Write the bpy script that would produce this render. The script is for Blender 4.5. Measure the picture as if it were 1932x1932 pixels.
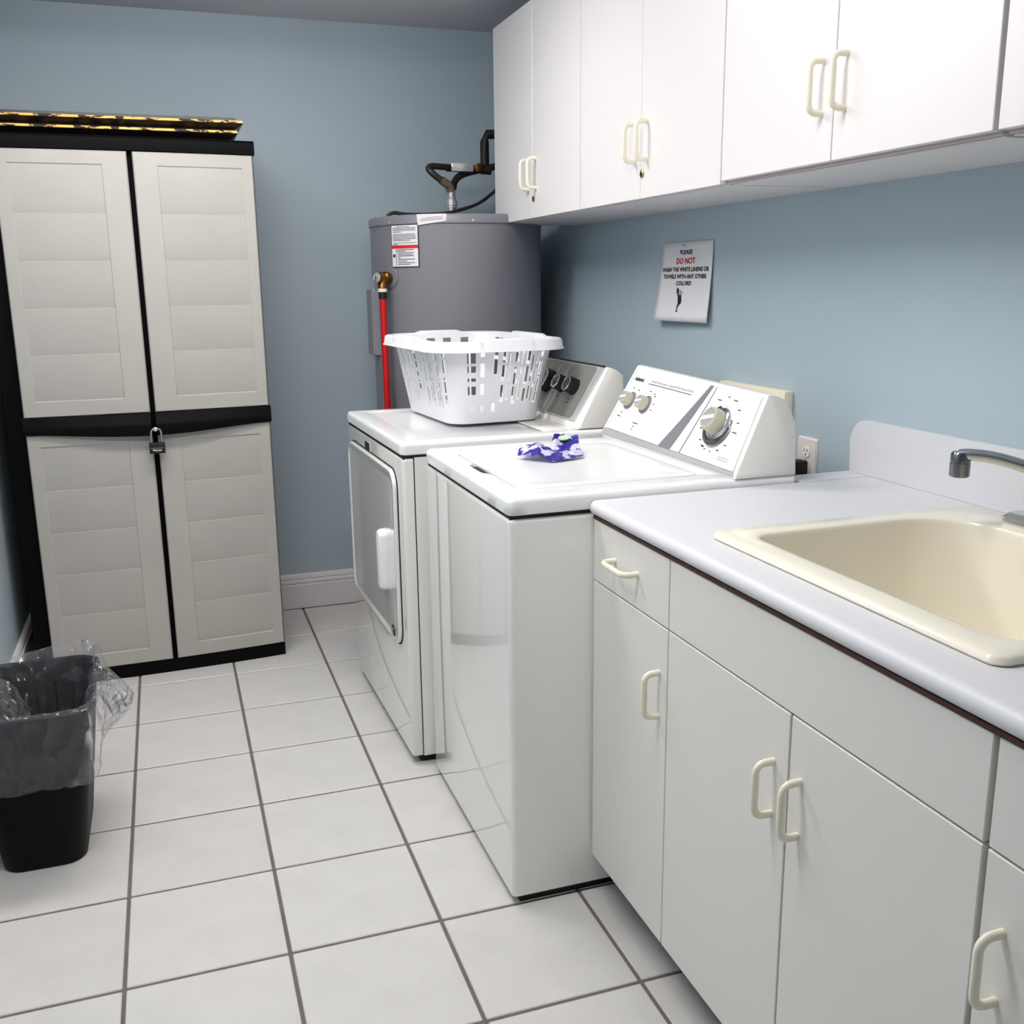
import bpy, bmesh, math, random
from mathutils import Vector, Matrix, noise
random.seed(7)
for _o in list(bpy.data.objects): bpy.data.objects.remove(_o)
SC = bpy.context.scene
COL = SC.collection
PI = math.pi

# ---------------------------------------------------------------- camera
cam_d = bpy.data.cameras.new('camera'); cam = bpy.data.objects.new('camera', cam_d); COL.objects.link(cam)
SC.camera = cam
cam_d.sensor_width = 36.0; cam_d.lens = 1887.395/1932*36.0; cam_d.clip_start = 0.02
yaw, pitch, roll = 0.3280337, -0.2271345, -0.0120963
F = Vector((math.sin(yaw)*math.cos(pitch), math.cos(yaw)*math.cos(pitch), math.sin(pitch)))
R0 = Vector((math.cos(yaw), -math.sin(yaw), 0)); U0 = R0.cross(F)
RR = R0*math.cos(roll)+U0*math.sin(roll); UU = -R0*math.sin(roll)+U0*math.cos(roll)
M = Matrix.Identity(4)
for i in range(3):
    M[i][0] = RR[i]; M[i][1] = UU[i]; M[i][2] = -F[i]
M.translation = Vector((-0.4733154, -3.8959366, 1.3844363))
cam.matrix_world = M

# ---------------------------------------------------------------- view, world
SC.view_settings.view_transform = 'Standard'; SC.view_settings.look = 'None'
SC.view_settings.gamma = 1.0; SC.view_settings.use_curve_mapping = False
SC.view_settings.exposure = 0.0
LAMP_POWER = 20.5        # emission strength of the ceiling lamp diffuser
SC.cycles.use_denoising = True
SC.cycles.max_bounces = 10; SC.cycles.diffuse_bounces = 6; SC.cycles.transparent_max_bounces = 24
SC.cycles.caustics_reflective = False; SC.cycles.caustics_refractive = False
W = bpy.data.worlds.new('world'); SC.world = W; W.use_nodes = True
W.node_tree.nodes['Background'].inputs[0].default_value = (0.8, 0.85, 0.9, 1)
W.node_tree.nodes['Background'].inputs[1].default_value = 0.02

# ---------------------------------------------------------------- materials
def lin(c):
    c = c/255.0
    return c/12.92 if c <= 0.04045 else ((c+0.055)/1.055)**2.4
def rgb(r, g, b): return (lin(r), lin(g), lin(b), 1)
MATS = {}
def mat(name, col, rough=0.5, metal=0.0, bump=None, var=None, coat=0.0, spec=0.5, objvar=0.0, emit=None, stretch=None, coat_rough=0.05):
    if name in MATS: return MATS[name]
    m = bpy.data.materials.new(name); m.use_nodes = True; MATS[name] = m
    nt = m.node_tree; b = nt.nodes['Principled BSDF']
    b.inputs['Base Color'].default_value = rgb(*col)
    b.inputs['Roughness'].default_value = rough; b.inputs['Metallic'].default_value = metal
    b.inputs['Specular IOR Level'].default_value = spec
    b.inputs['Coat Weight'].default_value = coat; b.inputs['Coat Roughness'].default_value = coat_rough
    tc = nt.nodes.new('ShaderNodeTexCoord')
    src = tc.outputs['Object']
    if stretch:
        mp = nt.nodes.new('ShaderNodeMapping'); mp.inputs['Scale'].default_value = stretch
        nt.links.new(src, mp.inputs['Vector']); src = mp.outputs['Vector']
    colsock = None
    if var:
        n = nt.nodes.new('ShaderNodeTexNoise'); n.inputs['Scale'].default_value = var[0]; n.inputs['Detail'].default_value = 5
        nt.links.new(src, n.inputs['Vector'])
        mx = nt.nodes.new('ShaderNodeMix'); mx.data_type = 'RGBA'
        mx.inputs['A'].default_value = rgb(*col); mx.inputs['B'].default_value = rgb(*var[1])
        if len(var) > 2:
            rp = nt.nodes.new('ShaderNodeValToRGB')
            rp.color_ramp.elements[0].position = var[2]; rp.color_ramp.elements[1].position = var[3]
            nt.links.new(n.outputs['Fac'], rp.inputs['Fac']); nt.links.new(rp.outputs['Color'], mx.inputs['Factor'])
        else:
            nt.links.new(n.outputs['Fac'], mx.inputs['Factor'])
        colsock = mx.outputs['Result']
    if objvar:
        oi = nt.nodes.new('ShaderNodeObjectInfo')
        mr = nt.nodes.new('ShaderNodeMapRange'); mr.inputs['To Min'].default_value = 1-objvar; mr.inputs['To Max'].default_value = 1+objvar*0.4
        nt.links.new(oi.outputs['Random'], mr.inputs['Value'])
        hs = nt.nodes.new('ShaderNodeHueSaturation')
        if colsock: nt.links.new(colsock, hs.inputs['Color'])
        else: hs.inputs['Color'].default_value = rgb(*col)
        nt.links.new(mr.outputs['Result'], hs.inputs['Value']); colsock = hs.outputs['Color']
    if colsock: nt.links.new(colsock, b.inputs['Base Color'])
    if bump:
        n2 = nt.nodes.new('ShaderNodeTexNoise'); n2.inputs['Scale'].default_value = bump[0]; n2.inputs['Detail'].default_value = 3
        nt.links.new(src, n2.inputs['Vector'])
        bp = nt.nodes.new('ShaderNodeBump'); bp.inputs['Strength'].default_value = bump[1]; bp.inputs['Distance'].default_value = bump[2] if len(bump) > 2 else 0.002
        nt.links.new(n2.outputs['Fac'], bp.inputs['Height']); nt.links.new(bp.outputs['Normal'], b.inputs['Normal'])
    if emit:
        b.inputs['Emission Color'].default_value = (emit[0], emit[1], emit[2], 1); b.inputs['Emission Strength'].default_value = emit[3]
    return m
def film(name, tint, alpha, rough):
    m = bpy.data.materials.new(name); m.use_nodes = True; nt = m.node_tree; nt.nodes.clear()
    out = nt.nodes.new('ShaderNodeOutputMaterial'); tr = nt.nodes.new('ShaderNodeBsdfTransparent'); tr.inputs[0].default_value = (0.97, 0.97, 0.98, 1)
    df = nt.nodes.new('ShaderNodeBsdfDiffuse'); df.inputs[0].default_value = rgb(*tint)
    gl = nt.nodes.new('ShaderNodeBsdfGlossy'); gl.inputs['Roughness'].default_value = rough
    fr = nt.nodes.new('ShaderNodeFresnel'); fr.inputs[0].default_value = 1.5
    a = nt.nodes.new('ShaderNodeMixShader'); a.inputs[0].default_value = alpha
    b = nt.nodes.new('ShaderNodeMixShader')
    tc = nt.nodes.new('ShaderNodeTexCoord'); mp = nt.nodes.new('ShaderNodeMapping'); mp.inputs['Scale'].default_value = (1, 1, 0.45); mp.inputs['Rotation'].default_value = (0.35, 0.5, 0.2)
    nz = nt.nodes.new('ShaderNodeTexNoise'); nz.inputs['Scale'].default_value = 9; nz.inputs['Detail'].default_value = 2
    ad = nt.nodes.new('ShaderNodeMix'); ad.data_type = 'RGBA'; ad.blend_type = 'ADD'; ad.inputs['Factor'].default_value = 0.12
    n = nt.nodes.new('ShaderNodeTexVoronoi'); n.feature = 'F1'; n.inputs['Scale'].default_value = 26
    bp = nt.nodes.new('ShaderNodeBump'); bp.inputs['Strength'].default_value = 1.0; bp.inputs['Distance'].default_value = 0.035
    nt.links.new(tc.outputs['Object'], mp.inputs['Vector']); nt.links.new(mp.outputs['Vector'], nz.inputs['Vector'])
    nt.links.new(mp.outputs['Vector'], ad.inputs['A']); nt.links.new(nz.outputs['Color'], ad.inputs['B'])
    nt.links.new(ad.outputs['Result'], n.inputs['Vector']); nt.links.new(n.outputs['Distance'], bp.inputs['Height'])
    nt.links.new(bp.outputs['Normal'], gl.inputs['Normal']); nt.links.new(bp.outputs['Normal'], fr.inputs['Normal'])
    ge = nt.nodes.new('ShaderNodeNewGeometry'); mr = nt.nodes.new('ShaderNodeMapRange'); mr.inputs['To Min'].default_value = 1.45; mr.inputs['To Max'].default_value = 1/1.45
    nt.links.new(ge.outputs['Backfacing'], mr.inputs['Value']); nt.links.new(mr.outputs['Result'], fr.inputs['IOR'])
    nt.links.new(tr.outputs[0], a.inputs[1]); nt.links.new(df.outputs[0], a.inputs[2])
    nt.links.new(fr.outputs[0], b.inputs[0]); nt.links.new(a.outputs[0], b.inputs[1]); nt.links.new(gl.outputs[0], b.inputs[2])
    nt.links.new(b.outputs[0], out.inputs[0])
    MATS[name] = m; return m

BLUE = (174, 189, 198)
m_wall = mat('blue_wall_paint', BLUE, 0.55, spec=0.3, bump=(170, 0.25, 0.0012), var=(2.0, (170, 185, 195)))
m_ceil = mat('white_ceiling_paint', (206, 203, 206), 0.9, bump=(60, 0.35, 0.003))
m_tile = mat('white_floor_tile', (211, 209, 206), 0.34, bump=(22, 0.12, 0.002), var=(9, (203, 201, 199), 0.35, 0.75), objvar=0.02)
m_grout = mat('grey_grout', (122, 112, 110), 0.9, bump=(90, 0.4, 0.001), var=(14, (96, 88, 86)))
m_trim = mat('white_trim_paint', (222, 218, 220), 0.4)
m_lam = mat('white_laminate', (226, 222, 222), 0.38, bump=(240, 0.06, 0.0005))
m_base = mat('cool_white_laminate', (222, 219, 214), 0.36, bump=(240, 0.08, 0.0005))
m_edge = mat('laminate_edge_strip', (196, 184, 182), 0.6)
m_gap = mat('gap_shade', (44, 36, 34), 0.8)  # shade of the gaps between fronts, put into a near-black colour
m_brown = mat('brown_particle_board', (88, 58, 44), 0.9, bump=(200, 0.5, 0.001), var=(90, (52, 34, 26)))
m_toe = mat('dark_toe_board', (92, 88, 86), 0.7)
m_handle = mat('cream_plastic', (240, 234, 214), 0.3, coat=0.3)
m_brass = mat('brass', (168, 120, 62), 0.32, metal=1.0, var=(40, (96, 64, 34)))
m_lock = mat('lock_brass', (196, 160, 96), 0.25, metal=1.0)
m_black = mat('black_plastic', (4, 3, 4), 0.65, bump=(300, 0.1, 0.0005), spec=0.12)
m_blackm = mat('matte_black', (8, 8, 9), 0.6)
m_can = mat('black_bin_plastic', (2, 2, 2), 0.5, spec=0.14)
m_taupe = mat('taupe_resin', (180, 177, 170), 0.5, bump=(420, 0.25, 0.0007), var=(9, (172, 168, 163)))
m_gold = mat('worn_gilt', (232, 182, 96), 0.45, metal=0.25, var=(60, (22, 14, 8), 0.47, 0.56), stretch=(0.6, 1, 1))
m_framew = mat('black_frame_wood', (16, 11, 9), 0.4, var=(60, (40, 24, 14), 0.55, 0.8))
m_paper = mat('white_paper', (226, 222, 226), 0.7)
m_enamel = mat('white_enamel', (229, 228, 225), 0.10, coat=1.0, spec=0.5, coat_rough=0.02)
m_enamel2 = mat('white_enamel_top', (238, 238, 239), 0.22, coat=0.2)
m_conw = mat('white_console_plastic', (238, 236, 230), 0.35)
m_panelw = mat('white_console_face', (240, 238, 240), 0.25)
m_grayp = mat('grey_console_face', (126, 124, 120), 0.45, metal=0.0, var=(70, (116, 114, 110)), bump=(400, 0.1, 0.0004))
m_silver = mat('silver_plastic', (206, 206, 208), 0.25, metal=0.5)
m_chrome = mat('chrome', (200, 203, 208), 0.08, metal=1.0)
m_darkchrome = mat('dark_chrome', (128, 128, 132), 0.18, metal=1.0)
m_beige = mat('beige_knob_plastic', (196, 190, 170), 0.35)
m_stripe = mat('grey_print', (128, 126, 132), 0.4)
m_ink = mat('black_ink', (26, 24, 28), 0.6)
m_inkg = mat('grey_ink', (158, 154, 160), 0.6)
m_inkr = mat('red_ink', (204, 40, 34), 0.5)
m_tank = mat('grey_tank_enamel', (128, 127, 134), 0.36, var=(5, (123, 122, 130)))
m_red = mat('red_pipe', (196, 8, 14), 0.4)
m_whitep = mat('white_tape', (228, 222, 214), 0.6)
m_hose = mat('braided_hose', (62, 56, 52), 0.4, metal=0.6, bump=(60, 0.6, 0.002))
m_basket = mat('white_basket_plastic', (229, 229, 233), 0.35)
m_counter = mat('pale_grey_laminate', (217, 217, 221), 0.42, bump=(300, 0.1, 0.0004), var=(200, (211, 211, 216)))
m_sink = mat('cream_sink', (240, 234, 217), 0.22, coat=0.4)
m_outlet = mat('white_outlet_plastic', (226, 218, 214), 0.35)
m_cream = mat('cream_panel_plastic', (236, 228, 208), 0.45)
m_purple = mat('purple_foil', (44, 34, 150), 0.25, metal=0.1, var=(34, (214, 210, 240), 0.52, 0.56), coat=0.4)
m_green = mat('pale_green_print', (198, 222, 176), 0.4)
m_skin = mat('grey_print_light', (170, 168, 170), 0.6)
m_film = film('clear_bag_film', (212, 212, 220), 0.07, 0.07)

# ---------------------------------------------------------------- mesh helpers
def new(): return bmesh.new()
def box(bm, lo, hi, bev=0.0, seg=2, edges=None):
    vs = [bm.verts.new((x, y, z)) for x in (lo[0], hi[0]) for y in (lo[1], hi[1]) for z in (lo[2], hi[2])]
    fs = [(0, 1, 3, 2), (4, 6, 7, 5), (0, 4, 5, 1), (2, 3, 7, 6), (0, 2, 6, 4), (1, 5, 7, 3)]
    faces = [bm.faces.new([vs[i] for i in f]) for f in fs]
    if bev > 0:
        es = {e for f in faces for e in f.edges}
        if edges: es = {e for e in es if edges(e.verts[0].co, e.verts[1].co)}
        bmesh.ops.bevel(bm, geom=list(es), offset=bev, segments=seg, profile=0.5, affect='EDGES', clamp_overlap=True)
    return bm
def B(lo, hi, bev=0.0, seg=2, edges=None): return box(new(), lo, hi, bev, seg, edges)
def loft(bm, rings, cap0=True, cap1=True, closed=True):
    rv = [[bm.verts.new(p) for p in r] for r in rings]
    n = len(rings[0])
    for a, b in zip(rv[:-1], rv[1:]):
        for i in range(n if closed else n-1):
            j = (i+1) % n
            bm.faces.new((a[i], a[j], b[j], b[i]))
    if cap0: bm.faces.new(rv[0][::-1])
    if cap1: bm.faces.new(rv[-1])
    return rv
def prism(bm, pts, axis, a, b):
    def P(p, t):
        if axis == 'x': return (t, p[0], p[1])
        if axis == 'y': return (p[0], t, p[1])
        return (p[0], p[1], t)
    loft(bm, [[P(p, a) for p in pts], [P(p, b) for p in pts]])
    return bm
def rrect4(hw, hh, rs, n=10):
    pts = []
    for (sx, sy, a0), r in zip(((1, 1, 0), (-1, 1, 90), (-1, -1, 180), (1, -1, 270)), rs):
        for k in range(n+1):
            a = math.radians(a0+90*k/n); pts.append((sx*(hw-r)+r*math.cos(a), sy*(hh-r)+r*math.sin(a)))
    return pts
def rr_sub(hw, hh, r, n=8, m=24):
    # rounded rectangle with matching points on every corner and every side, whatever its size
    c = rrect(hw, hh, r, n); out = []
    for q in range(4):
        seg = c[q*(n+1):(q+1)*(n+1)]; out += seg
        p0, p1 = seg[-1], c[((q+1)*(n+1)) % len(c)]
        out += [(p0[0]+(p1[0]-p0[0])*k/m, p0[1]+(p1[1]-p0[1])*k/m) for k in range(1, m)]
    return out
def rrect(hw, hh, r, n=6):
    pts = []
    for cx, cy, a0 in ((hw-r, hh-r, 0), (-hw+r, hh-r, 90), (-hw+r, -hh+r, 180), (hw-r, -hh+r, 270)):
        for k in range(n+1):
            a = math.radians(a0+90*k/n); pts.append((cx+r*math.cos(a), cy+r*math.sin(a)))
    return pts
def rr_even(hw, hh, r, N):
    # N points spread evenly along a rounded rectangle, starting at the middle of the -y side going +x
    sx, sy, q = 2*(hw-r), 2*(hh-r), PI*r/2
    per = 2*sx+2*sy+4*q; out = []
    for k in range(N):
        s = per*k/N
        s += 0
        segs = [('l', sx/2, (0, -hh), (1, 0)), ('c', q, (hw-r, -hh+r), -90), ('l', sy, (hw, -hh+r), (0, 1)), ('c', q, (hw-r, hh-r), 0),
                ('l', sx, (hw-r, hh), (-1, 0)), ('c', q, (-hw+r, hh-r), 90), ('l', sy, (-hw, hh-r), (0, -1)), ('c', q, (-hw+r, -hh+r), 180), ('l', sx/2, (-hw+r, -hh), (1, 0))]
        for t, L, p, d in segs:
            if s <= L+1e-9:
                if t == 'l': out.append((p[0]+d[0]*s, p[1]+d[1]*s))
                else:
                    a = math.radians(d)+s/r; out.append((p[0]+r*math.cos(a), p[1]+r*math.sin(a)))
                break
            s -= L
    return out
def smooth_path(pts, k=6):
    P = [Vector(p) for p in pts]; out = []
    for i in range(len(P)-1):
        p0 = P[max(i-1, 0)]; p1 = P[i]; p2 = P[i+1]; p3 = P[min(i+2, len(P)-1)]
        for j in range(k):
            t = j/k
            out.append(0.5*((2*p1)+(-p0+p2)*t+(2*p0-5*p1+4*p2-p3)*t*t+(-p0+3*p1-3*p2+p3)*t**3))
    out.append(P[-1]); return out
def tube(bm, pts, r, n=10, rad=None, squash=1.0):
    P = [Vector(p) for p in pts]; rings = []
    up = Vector((0, 0, 1)); prev = None
    for i, p in enumerate(P):
        d = (P[min(i+1, len(P)-1)]-P[max(i-1, 0)]).normalized()
        if prev is None:
            a = d.cross(up)
            if a.length < 1e-3: a = d.cross(Vector((0, 1, 0)))
            a.normalize()
        else:
            a = (prev-d*prev.dot(d)).normalized()
        prev = a; b = d.cross(a)
        rr = rad(i/(len(P)-1)) if rad else r
        rings.append([p+a*(rr*math.cos(2*PI*k/n))+b*(rr*squash*math.sin(2*PI*k/n)) for k in range(n)])
    loft(bm, rings); return bm
def lathe(bm, prof, O, axis=(0, 0, 1), n=32):
    # prof: (radius, height along axis)
    ax = Vector(axis).normalized(); a = ax.orthogonal().normalized(); b = ax.cross(a); O = Vector(O)
    rings = [[O+ax*h+a*(r*math.cos(2*PI*k/n))+b*(r*math.sin(2*PI*k/n)) for k in range(n)] for r, h in prof]
    loft(bm, rings); return bm
def link(name, me, m, parent=None):
    o = bpy.data.objects.new(name, me); COL.objects.link(o)
    if m: me.materials.append(m)
    if parent is not None: o.parent = parent
    return o
def root_loc(p):
    v = Vector((0, 0, 0))
    while p is not None: v += p.location; p = p.parent
    return v
def obj(name, bm, m, parent=None, smooth=35, loc=None, label=None):
    bmesh.ops.recalc_face_normals(bm, faces=bm.faces[:])
    if parent is not None and loc is None: loc = Vector((0, 0, 0)); off = root_loc(parent)
    elif loc is not None: loc = Vector(loc); off = loc+(root_loc(parent) if parent else Vector((0, 0, 0)))
    else: loc = Vector((0, 0, 0)); off = loc
    bmesh.ops.translate(bm, verts=bm.verts[:], vec=-off)
    me = bpy.data.meshes.new(name); bm.to_mesh(me); bm.free()
    if smooth:
        me.polygons.foreach_set('use_smooth', [True]*len(me.polygons)); me.set_sharp_from_angle(angle=math.radians(smooth))
    o = link(name, me, m, parent); o.location = loc
    if label: o['label'] = label
    return o
def thing(name, label, cat, loc, group=None):
    o = bpy.data.objects.new(name, None); COL.objects.link(o); o.location = loc
    o.empty_display_size = 0.05; o['label'] = label; o['category'] = cat
    if group: o['group'] = group
    return o
def tag(o, label, cat, group=None):
    o['label'] = label; o['category'] = cat
    if group: o['group'] = group
    return o
def struct(name, bm, m, smooth=0):
    o = obj(name, bm, m, None, smooth); o['kind'] = 'structure'; return o
def boolean(o, cutters, op='DIFFERENCE'):
    dg = None
    for c in cutters:
        md = o.modifiers.new('b', 'BOOLEAN'); md.operation = op; md.object = c; md.solver = 'EXACT'
    dg = bpy.context.evaluated_depsgraph_get(); dg.update()
    me = bpy.data.meshes.new_from_object(o.evaluated_get(dg)); old = o.data; o.modifiers.clear(); o.data = me
    me.name = old.name
    for c in cutters:
        cm = c.data; bpy.data.objects.remove(c); bpy.data.meshes.remove(cm)
    me.polygons.foreach_set('use_smooth', [True]*len(me.polygons)); me.set_sharp_from_angle(angle=math.radians(35))
def frame3(O, U, V):
    U = Vector(U).normalized(); V = Vector(V); V = (V-U*V.dot(U)).normalized(); N = U.cross(V)
    return Vector(O), U, V, N
def onf(fr, u, v, n=0.0):
    if len(fr) > 4:      # gently twisted face: bilinear between its four corners (fb, nb, ft, nt)
        fb, nb, ft, nt, LU, LV = fr[4]; a, b = u/LU, v/LV
        return fb*(1-a)*(1-b)+nb*a*(1-b)+ft*(1-a)*b+nt*a*b+fr[3]*n
    return fr[0]+fr[1]*u+fr[2]*v+fr[3]*n
def patch(bm, fr, outline, t0, t1, nu=16, nv=5):
    # slab on a twisted face: outline is a quad (u, v) x4 counter-clockwise from bottom left
    (a0, b0), (a1, b1), (a2, b2), (a3, b3) = outline
    def P(i, j, t):
        p, q = i/nu, j/nv
        u = (a0*(1-p)+a1*p)*(1-q)+(a3*(1-p)+a2*p)*q; v = (b0*(1-p)+b1*p)*(1-q)+(b3*(1-p)+b2*p)*q
        return onf(fr, u, v, t)
    T = [[bm.verts.new(P(i, j, t1)) for i in range(nu+1)] for j in range(nv+1)]
    for j in range(nv):
        for i in range(nu): bm.faces.new((T[j][i], T[j][i+1], T[j+1][i+1], T[j+1][i]))
    if t1-t0 > 1e-4:
        rim = [T[0][i] for i in range(nu+1)]+[T[j][nu] for j in range(1, nv+1)]+[T[nv][i] for i in range(nu-1, -1, -1)]+[T[j][0] for j in range(nv-1, 0, -1)]
        low = [bm.verts.new(q.co+fr[3]*(t0-t1)) for q in rim]
        for i in range(len(rim)): k = (i+1) % len(rim); bm.faces.new((rim[k], rim[i], low[i], low[k]))
    return bm
def text_bm(s, size, fr, u, v, n=0.0006, width=None, bold=0.0, align='LEFT', warp=None, shear=0.0):
    cu = bpy.data.curves.new('t', 'FONT'); cu.body = s; cu.size = size; cu.align_x = align; cu.offset = bold; cu.resolution_u = 2; cu.shear = shear
    o = bpy.data.objects.new('t', cu); COL.objects.link(o)
    dg = bpy.context.evaluated_depsgraph_get(); dg.update()
    me = bpy.data.meshes.new_from_object(o.evaluated_get(dg)); bpy.data.objects.remove(o)
    bm = new(); bm.from_mesh(me); bpy.data.meshes.remove(me)
    xs = [q.co.x for q in bm.verts]; w = max(xs)-min(xs); k = width/w if width else 1.0
    for q in bm.verts:
        a, b = u+q.co.x*k, v+q.co.y
        q.co = onf(fr, a, b, n+(warp(a, b) if warp else 0))
    return bm
def quad(bm, fr, u0, v0, u1, v1, n=0.0005):
    bm.faces.new([bm.verts.new(onf(fr, a, b, n)) for a, b in ((u0, v0), (u1, v0), (u1, v1), (u0, v1))])
def slab(bm, fr, outline, t0, t1):
    loft(bm, [[onf(fr, a, b, t0) for a, b in outline], [onf(fr, a, b, t1) for a, b in outline]])
    return bm
def copy_tree(o, parent=None):
    c = o.copy(); COL.objects.link(c); c.parent = parent
    for ch in list(o.children): copy_tree(ch, c)
    return c

# ================================================================ SETTING
XL, XR, YB, YF, ZC = -1.055, 1.075, 0.357, -4.75, 2.385
S = 0.3302
fl = struct('floor', B((XL-0.05, YF-0.05, -0.06), (XR+0.05, YB+0.05, -0.0035)), m_grout)
g = 0.0042
tile_me = {}
ix0, ix1 = math.floor(XL/S), math.ceil(XR/S)
iy0, iy1 = math.floor(YF/S), math.ceil(YB/S)
for i in range(ix0, ix1):
    for j in range(iy0, iy1):
        x0, x1 = max(i*S+g, XL), min((i+1)*S-g, XR); y0, y1 = max(j*S+g, YF), min((j+1)*S-g, YB)
        if x1-x0 < 0.02 or y1-y0 < 0.02: continue
        key = (round(x1-x0, 3), round(y1-y0, 3))
        if key not in tile_me:
            o = obj('tile', B((-key[0]/2, -key[1]/2, -0.006), (key[0]/2, key[1]/2, 0), 0.002, 1), m_tile, None, 30)
            tile_me[key] = o.data; o.parent = fl
        else:
            o = link('tile', tile_me[key], None, fl)
        o.location = ((x0+x1)/2, (y0+y1)/2, random.uniform(-0.0004, 0.0004))
struct('wall_back', B((XL-0.1, YB, -0.05), (XR+0.1, YB+0.1, ZC+0.05)), m_wall)
struct('wall_right', B((XR, YF-0.1, -0.05), (XR+0.1, YB, ZC+0.05)), m_wall)
struct('wall_left', B((XL-0.1, YF-0.1, -0.05), (XL, YB, ZC+0.05)), m_wall)
struct('wall_front', B((XL, YF-0.1, -0.05), (XR, YF, ZC+0.05)), m_wall)
struct('ceiling', B((XL-0.1, YF-0.1, ZC), (XR+0.1, YB+0.1, ZC+0.08)), m_ceil)
bbp = [(0, 0.004), (0.016, 0.004), (0.016, 0.107), (0.0135, 0.112), (0.0175, 0.117), (0.0175, 0.126), (0.0125, 0.131), (0.0125, 0.134), (0.0155, 0.138), (0.012, 0.150), (0.006, 0.156), (0, 0.156)]
bm = new(); prism(bm, [(YB-a, b) for a, b in bbp], 'x', XL, XR); struct('baseboard_back', bm, m_trim, 20)
bm = new(); prism(bm, [(XL+a, b) for a, b in bbp], 'y', YF, YB-0.018); struct('baseboard_left', bm, m_trim, 20)

# ================================================================ CEILING LAMP (the room's own light, above the frame)
m_lamp = mat('lamp_diffuser', (250, 250, 250), 0.5, emit=(1.0, 0.965, 0.93, LAMP_POWER))
LX = -0.38
for LY, lab in ((-1.05, 'white fluorescent ceiling fixture nearer the far wall'), (-2.38, 'white fluorescent ceiling fixture nearer the sink')):
    t = thing('ceiling_light', lab, 'light', (LX, LY, ZC), 'ceiling lights across the aisle')
    obj('housing', B((LX-0.60, LY-0.17, ZC-0.03), (LX+0.60, LY+0.17, ZC), 0.004), m_trim, t)
    bm = new(); sec = [(LY-0.15, ZC-0.031), (LY-0.135, ZC-0.06), (LY-0.07, ZC-0.08), (LY+0.07, ZC-0.08), (LY+0.135, ZC-0.06), (LY+0.15, ZC-0.031)]
    prism(bm, sec, 'x', LX-0.58, LX+0.58); obj('diffuser', bm, m_lamp, t)

# ================================================================ D HANDLES
def d_handle(P0, P1, out, stand=0.032, r=0.0052):
    P0, P1, out = Vector(P0), Vector(P1), Vector(out)
    d = (P1-P0).normalized(); c = 0.016
    pts = [P0]
    for k in range(5):
        a = math.radians(90*k/4); pts.append(P0+out*(stand-c)+out*(c*math.sin(a))+d*(c*(1-math.cos(a))))
    for k in range(5):
        a = math.radians(90*k/4); pts.append(P1+out*(stand-c)+out*(c*math.cos(a))-d*(c*(1-math.sin(a))))
    pts.append(P1)
    bm = new(); tube(bm, pts, r, 10, squash=1.25); return bm

# ================================================================ WALL CABINETS (right wall)
UX, UZ0, UZ1 = 0.750, 1.592, 2.278
units = [(-0.149, -0.972, 0, 'farthest white wall cabinet, hung at the end beside the water heater pipes'),
         (-0.975, -1.796, 0, 'white wall cabinet with brass lock hung above the washer and warning sign'),
         (-1.800, -2.603, 1, 'white wall cabinet without a lock hung above the countertop left end'),
         (-2.612, -3.430, 1, 'white wall cabinet at the right edge of the photo above the sink')]
for ui, (ya, yb, lift, lab) in enumerate(units):
    t = thing('wall_cabinet', lab, 'cabinet', (0.91, (ya+yb)/2, UZ0), 'white wall cabinets along the right wall')
    zb = UZ0+0.007*lift
    obj('carcass', B((UX+0.021, yb+0.001, UZ0+0.002), (XR, ya-0.001, UZ1-0.002), 0.001, 1), m_edge if lift else m_lam, t)
    obj('bottom_panel', B((UX+0.030, yb+0.003, UZ0-0.001), (XR, ya-0.003, UZ0+0.0015)), m_lam, t)
    mid = (ya+yb)/2; gp = 0.0014
    for k, (a, b) in enumerate(((ya, mid+gp), (mid-gp, yb))):
        d = obj('door', B((UX, b+(0.0008 if k else 0), zb), (UX+0.0185, a-(0 if k else 0.0008), UZ1), 0.0012, 1), m_lam, t)
        hy = mid+(0.034 if k == 0 else -0.036)
        obj('handle', d_handle((UX, hy, 1.688), (UX, hy, 1.782), (-1, 0, 0)), m_handle, d, 60, label='cream plastic pull handle')
        if k == 1 and not lift:
            bm = new(); lathe(bm, [(0.010, 0), (0.010, 0.003), (0.0075, 0.0045), (0.003, 0.0035)], (UX, mid-0.012, 1.654), (-1, 0, 0), 20)
            lk = obj('cam_lock', bm, m_lock, d, 40, label='round brass cabinet lock')
            obj('keyhole', B((UX-0.0052, mid-0.0135, 1.648), (UX-0.003, mid-0.0105, 1.660)), m_blackm, lk)

# ================================================================ BASE CABINETS
BX, BZ0, BZ1 = 0.357, 0.099, 0.888
TOEX = 0.445
def base_unit(label, ya, yb, fronts):
    t = thing('base_cabinet', label, 'cabinet', (0.7, (ya+yb)/2, 0), 'white base cabinets under the countertop')
    top = 0.66 if 'sink' in label else BZ1
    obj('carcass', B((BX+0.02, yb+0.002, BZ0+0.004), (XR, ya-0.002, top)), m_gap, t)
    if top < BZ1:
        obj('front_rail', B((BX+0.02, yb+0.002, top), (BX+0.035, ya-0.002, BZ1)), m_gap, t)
    obj('end_panel', B((BX+0.0195, ya-0.0195, BZ0), (XR-0.004, ya-0.0005, BZ1)), m_base, t)
    obj('toe_board', B((TOEX, yb, 0), (TOEX+0.018, ya, BZ0+0.003)), m_toe, t)
    for nm, a, b, z0, z1, hd in fronts:
        d = obj(nm, B((BX, b, z0), (BX+0.019, a, z1), 0.0013, 1), m_base, t)
        if hd: obj('handle', d_handle(hd[0], hd[1], (-1, 0, 0)), m_handle, d, 60, label='cream plastic pull handle')
zs = 0.7555
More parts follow.
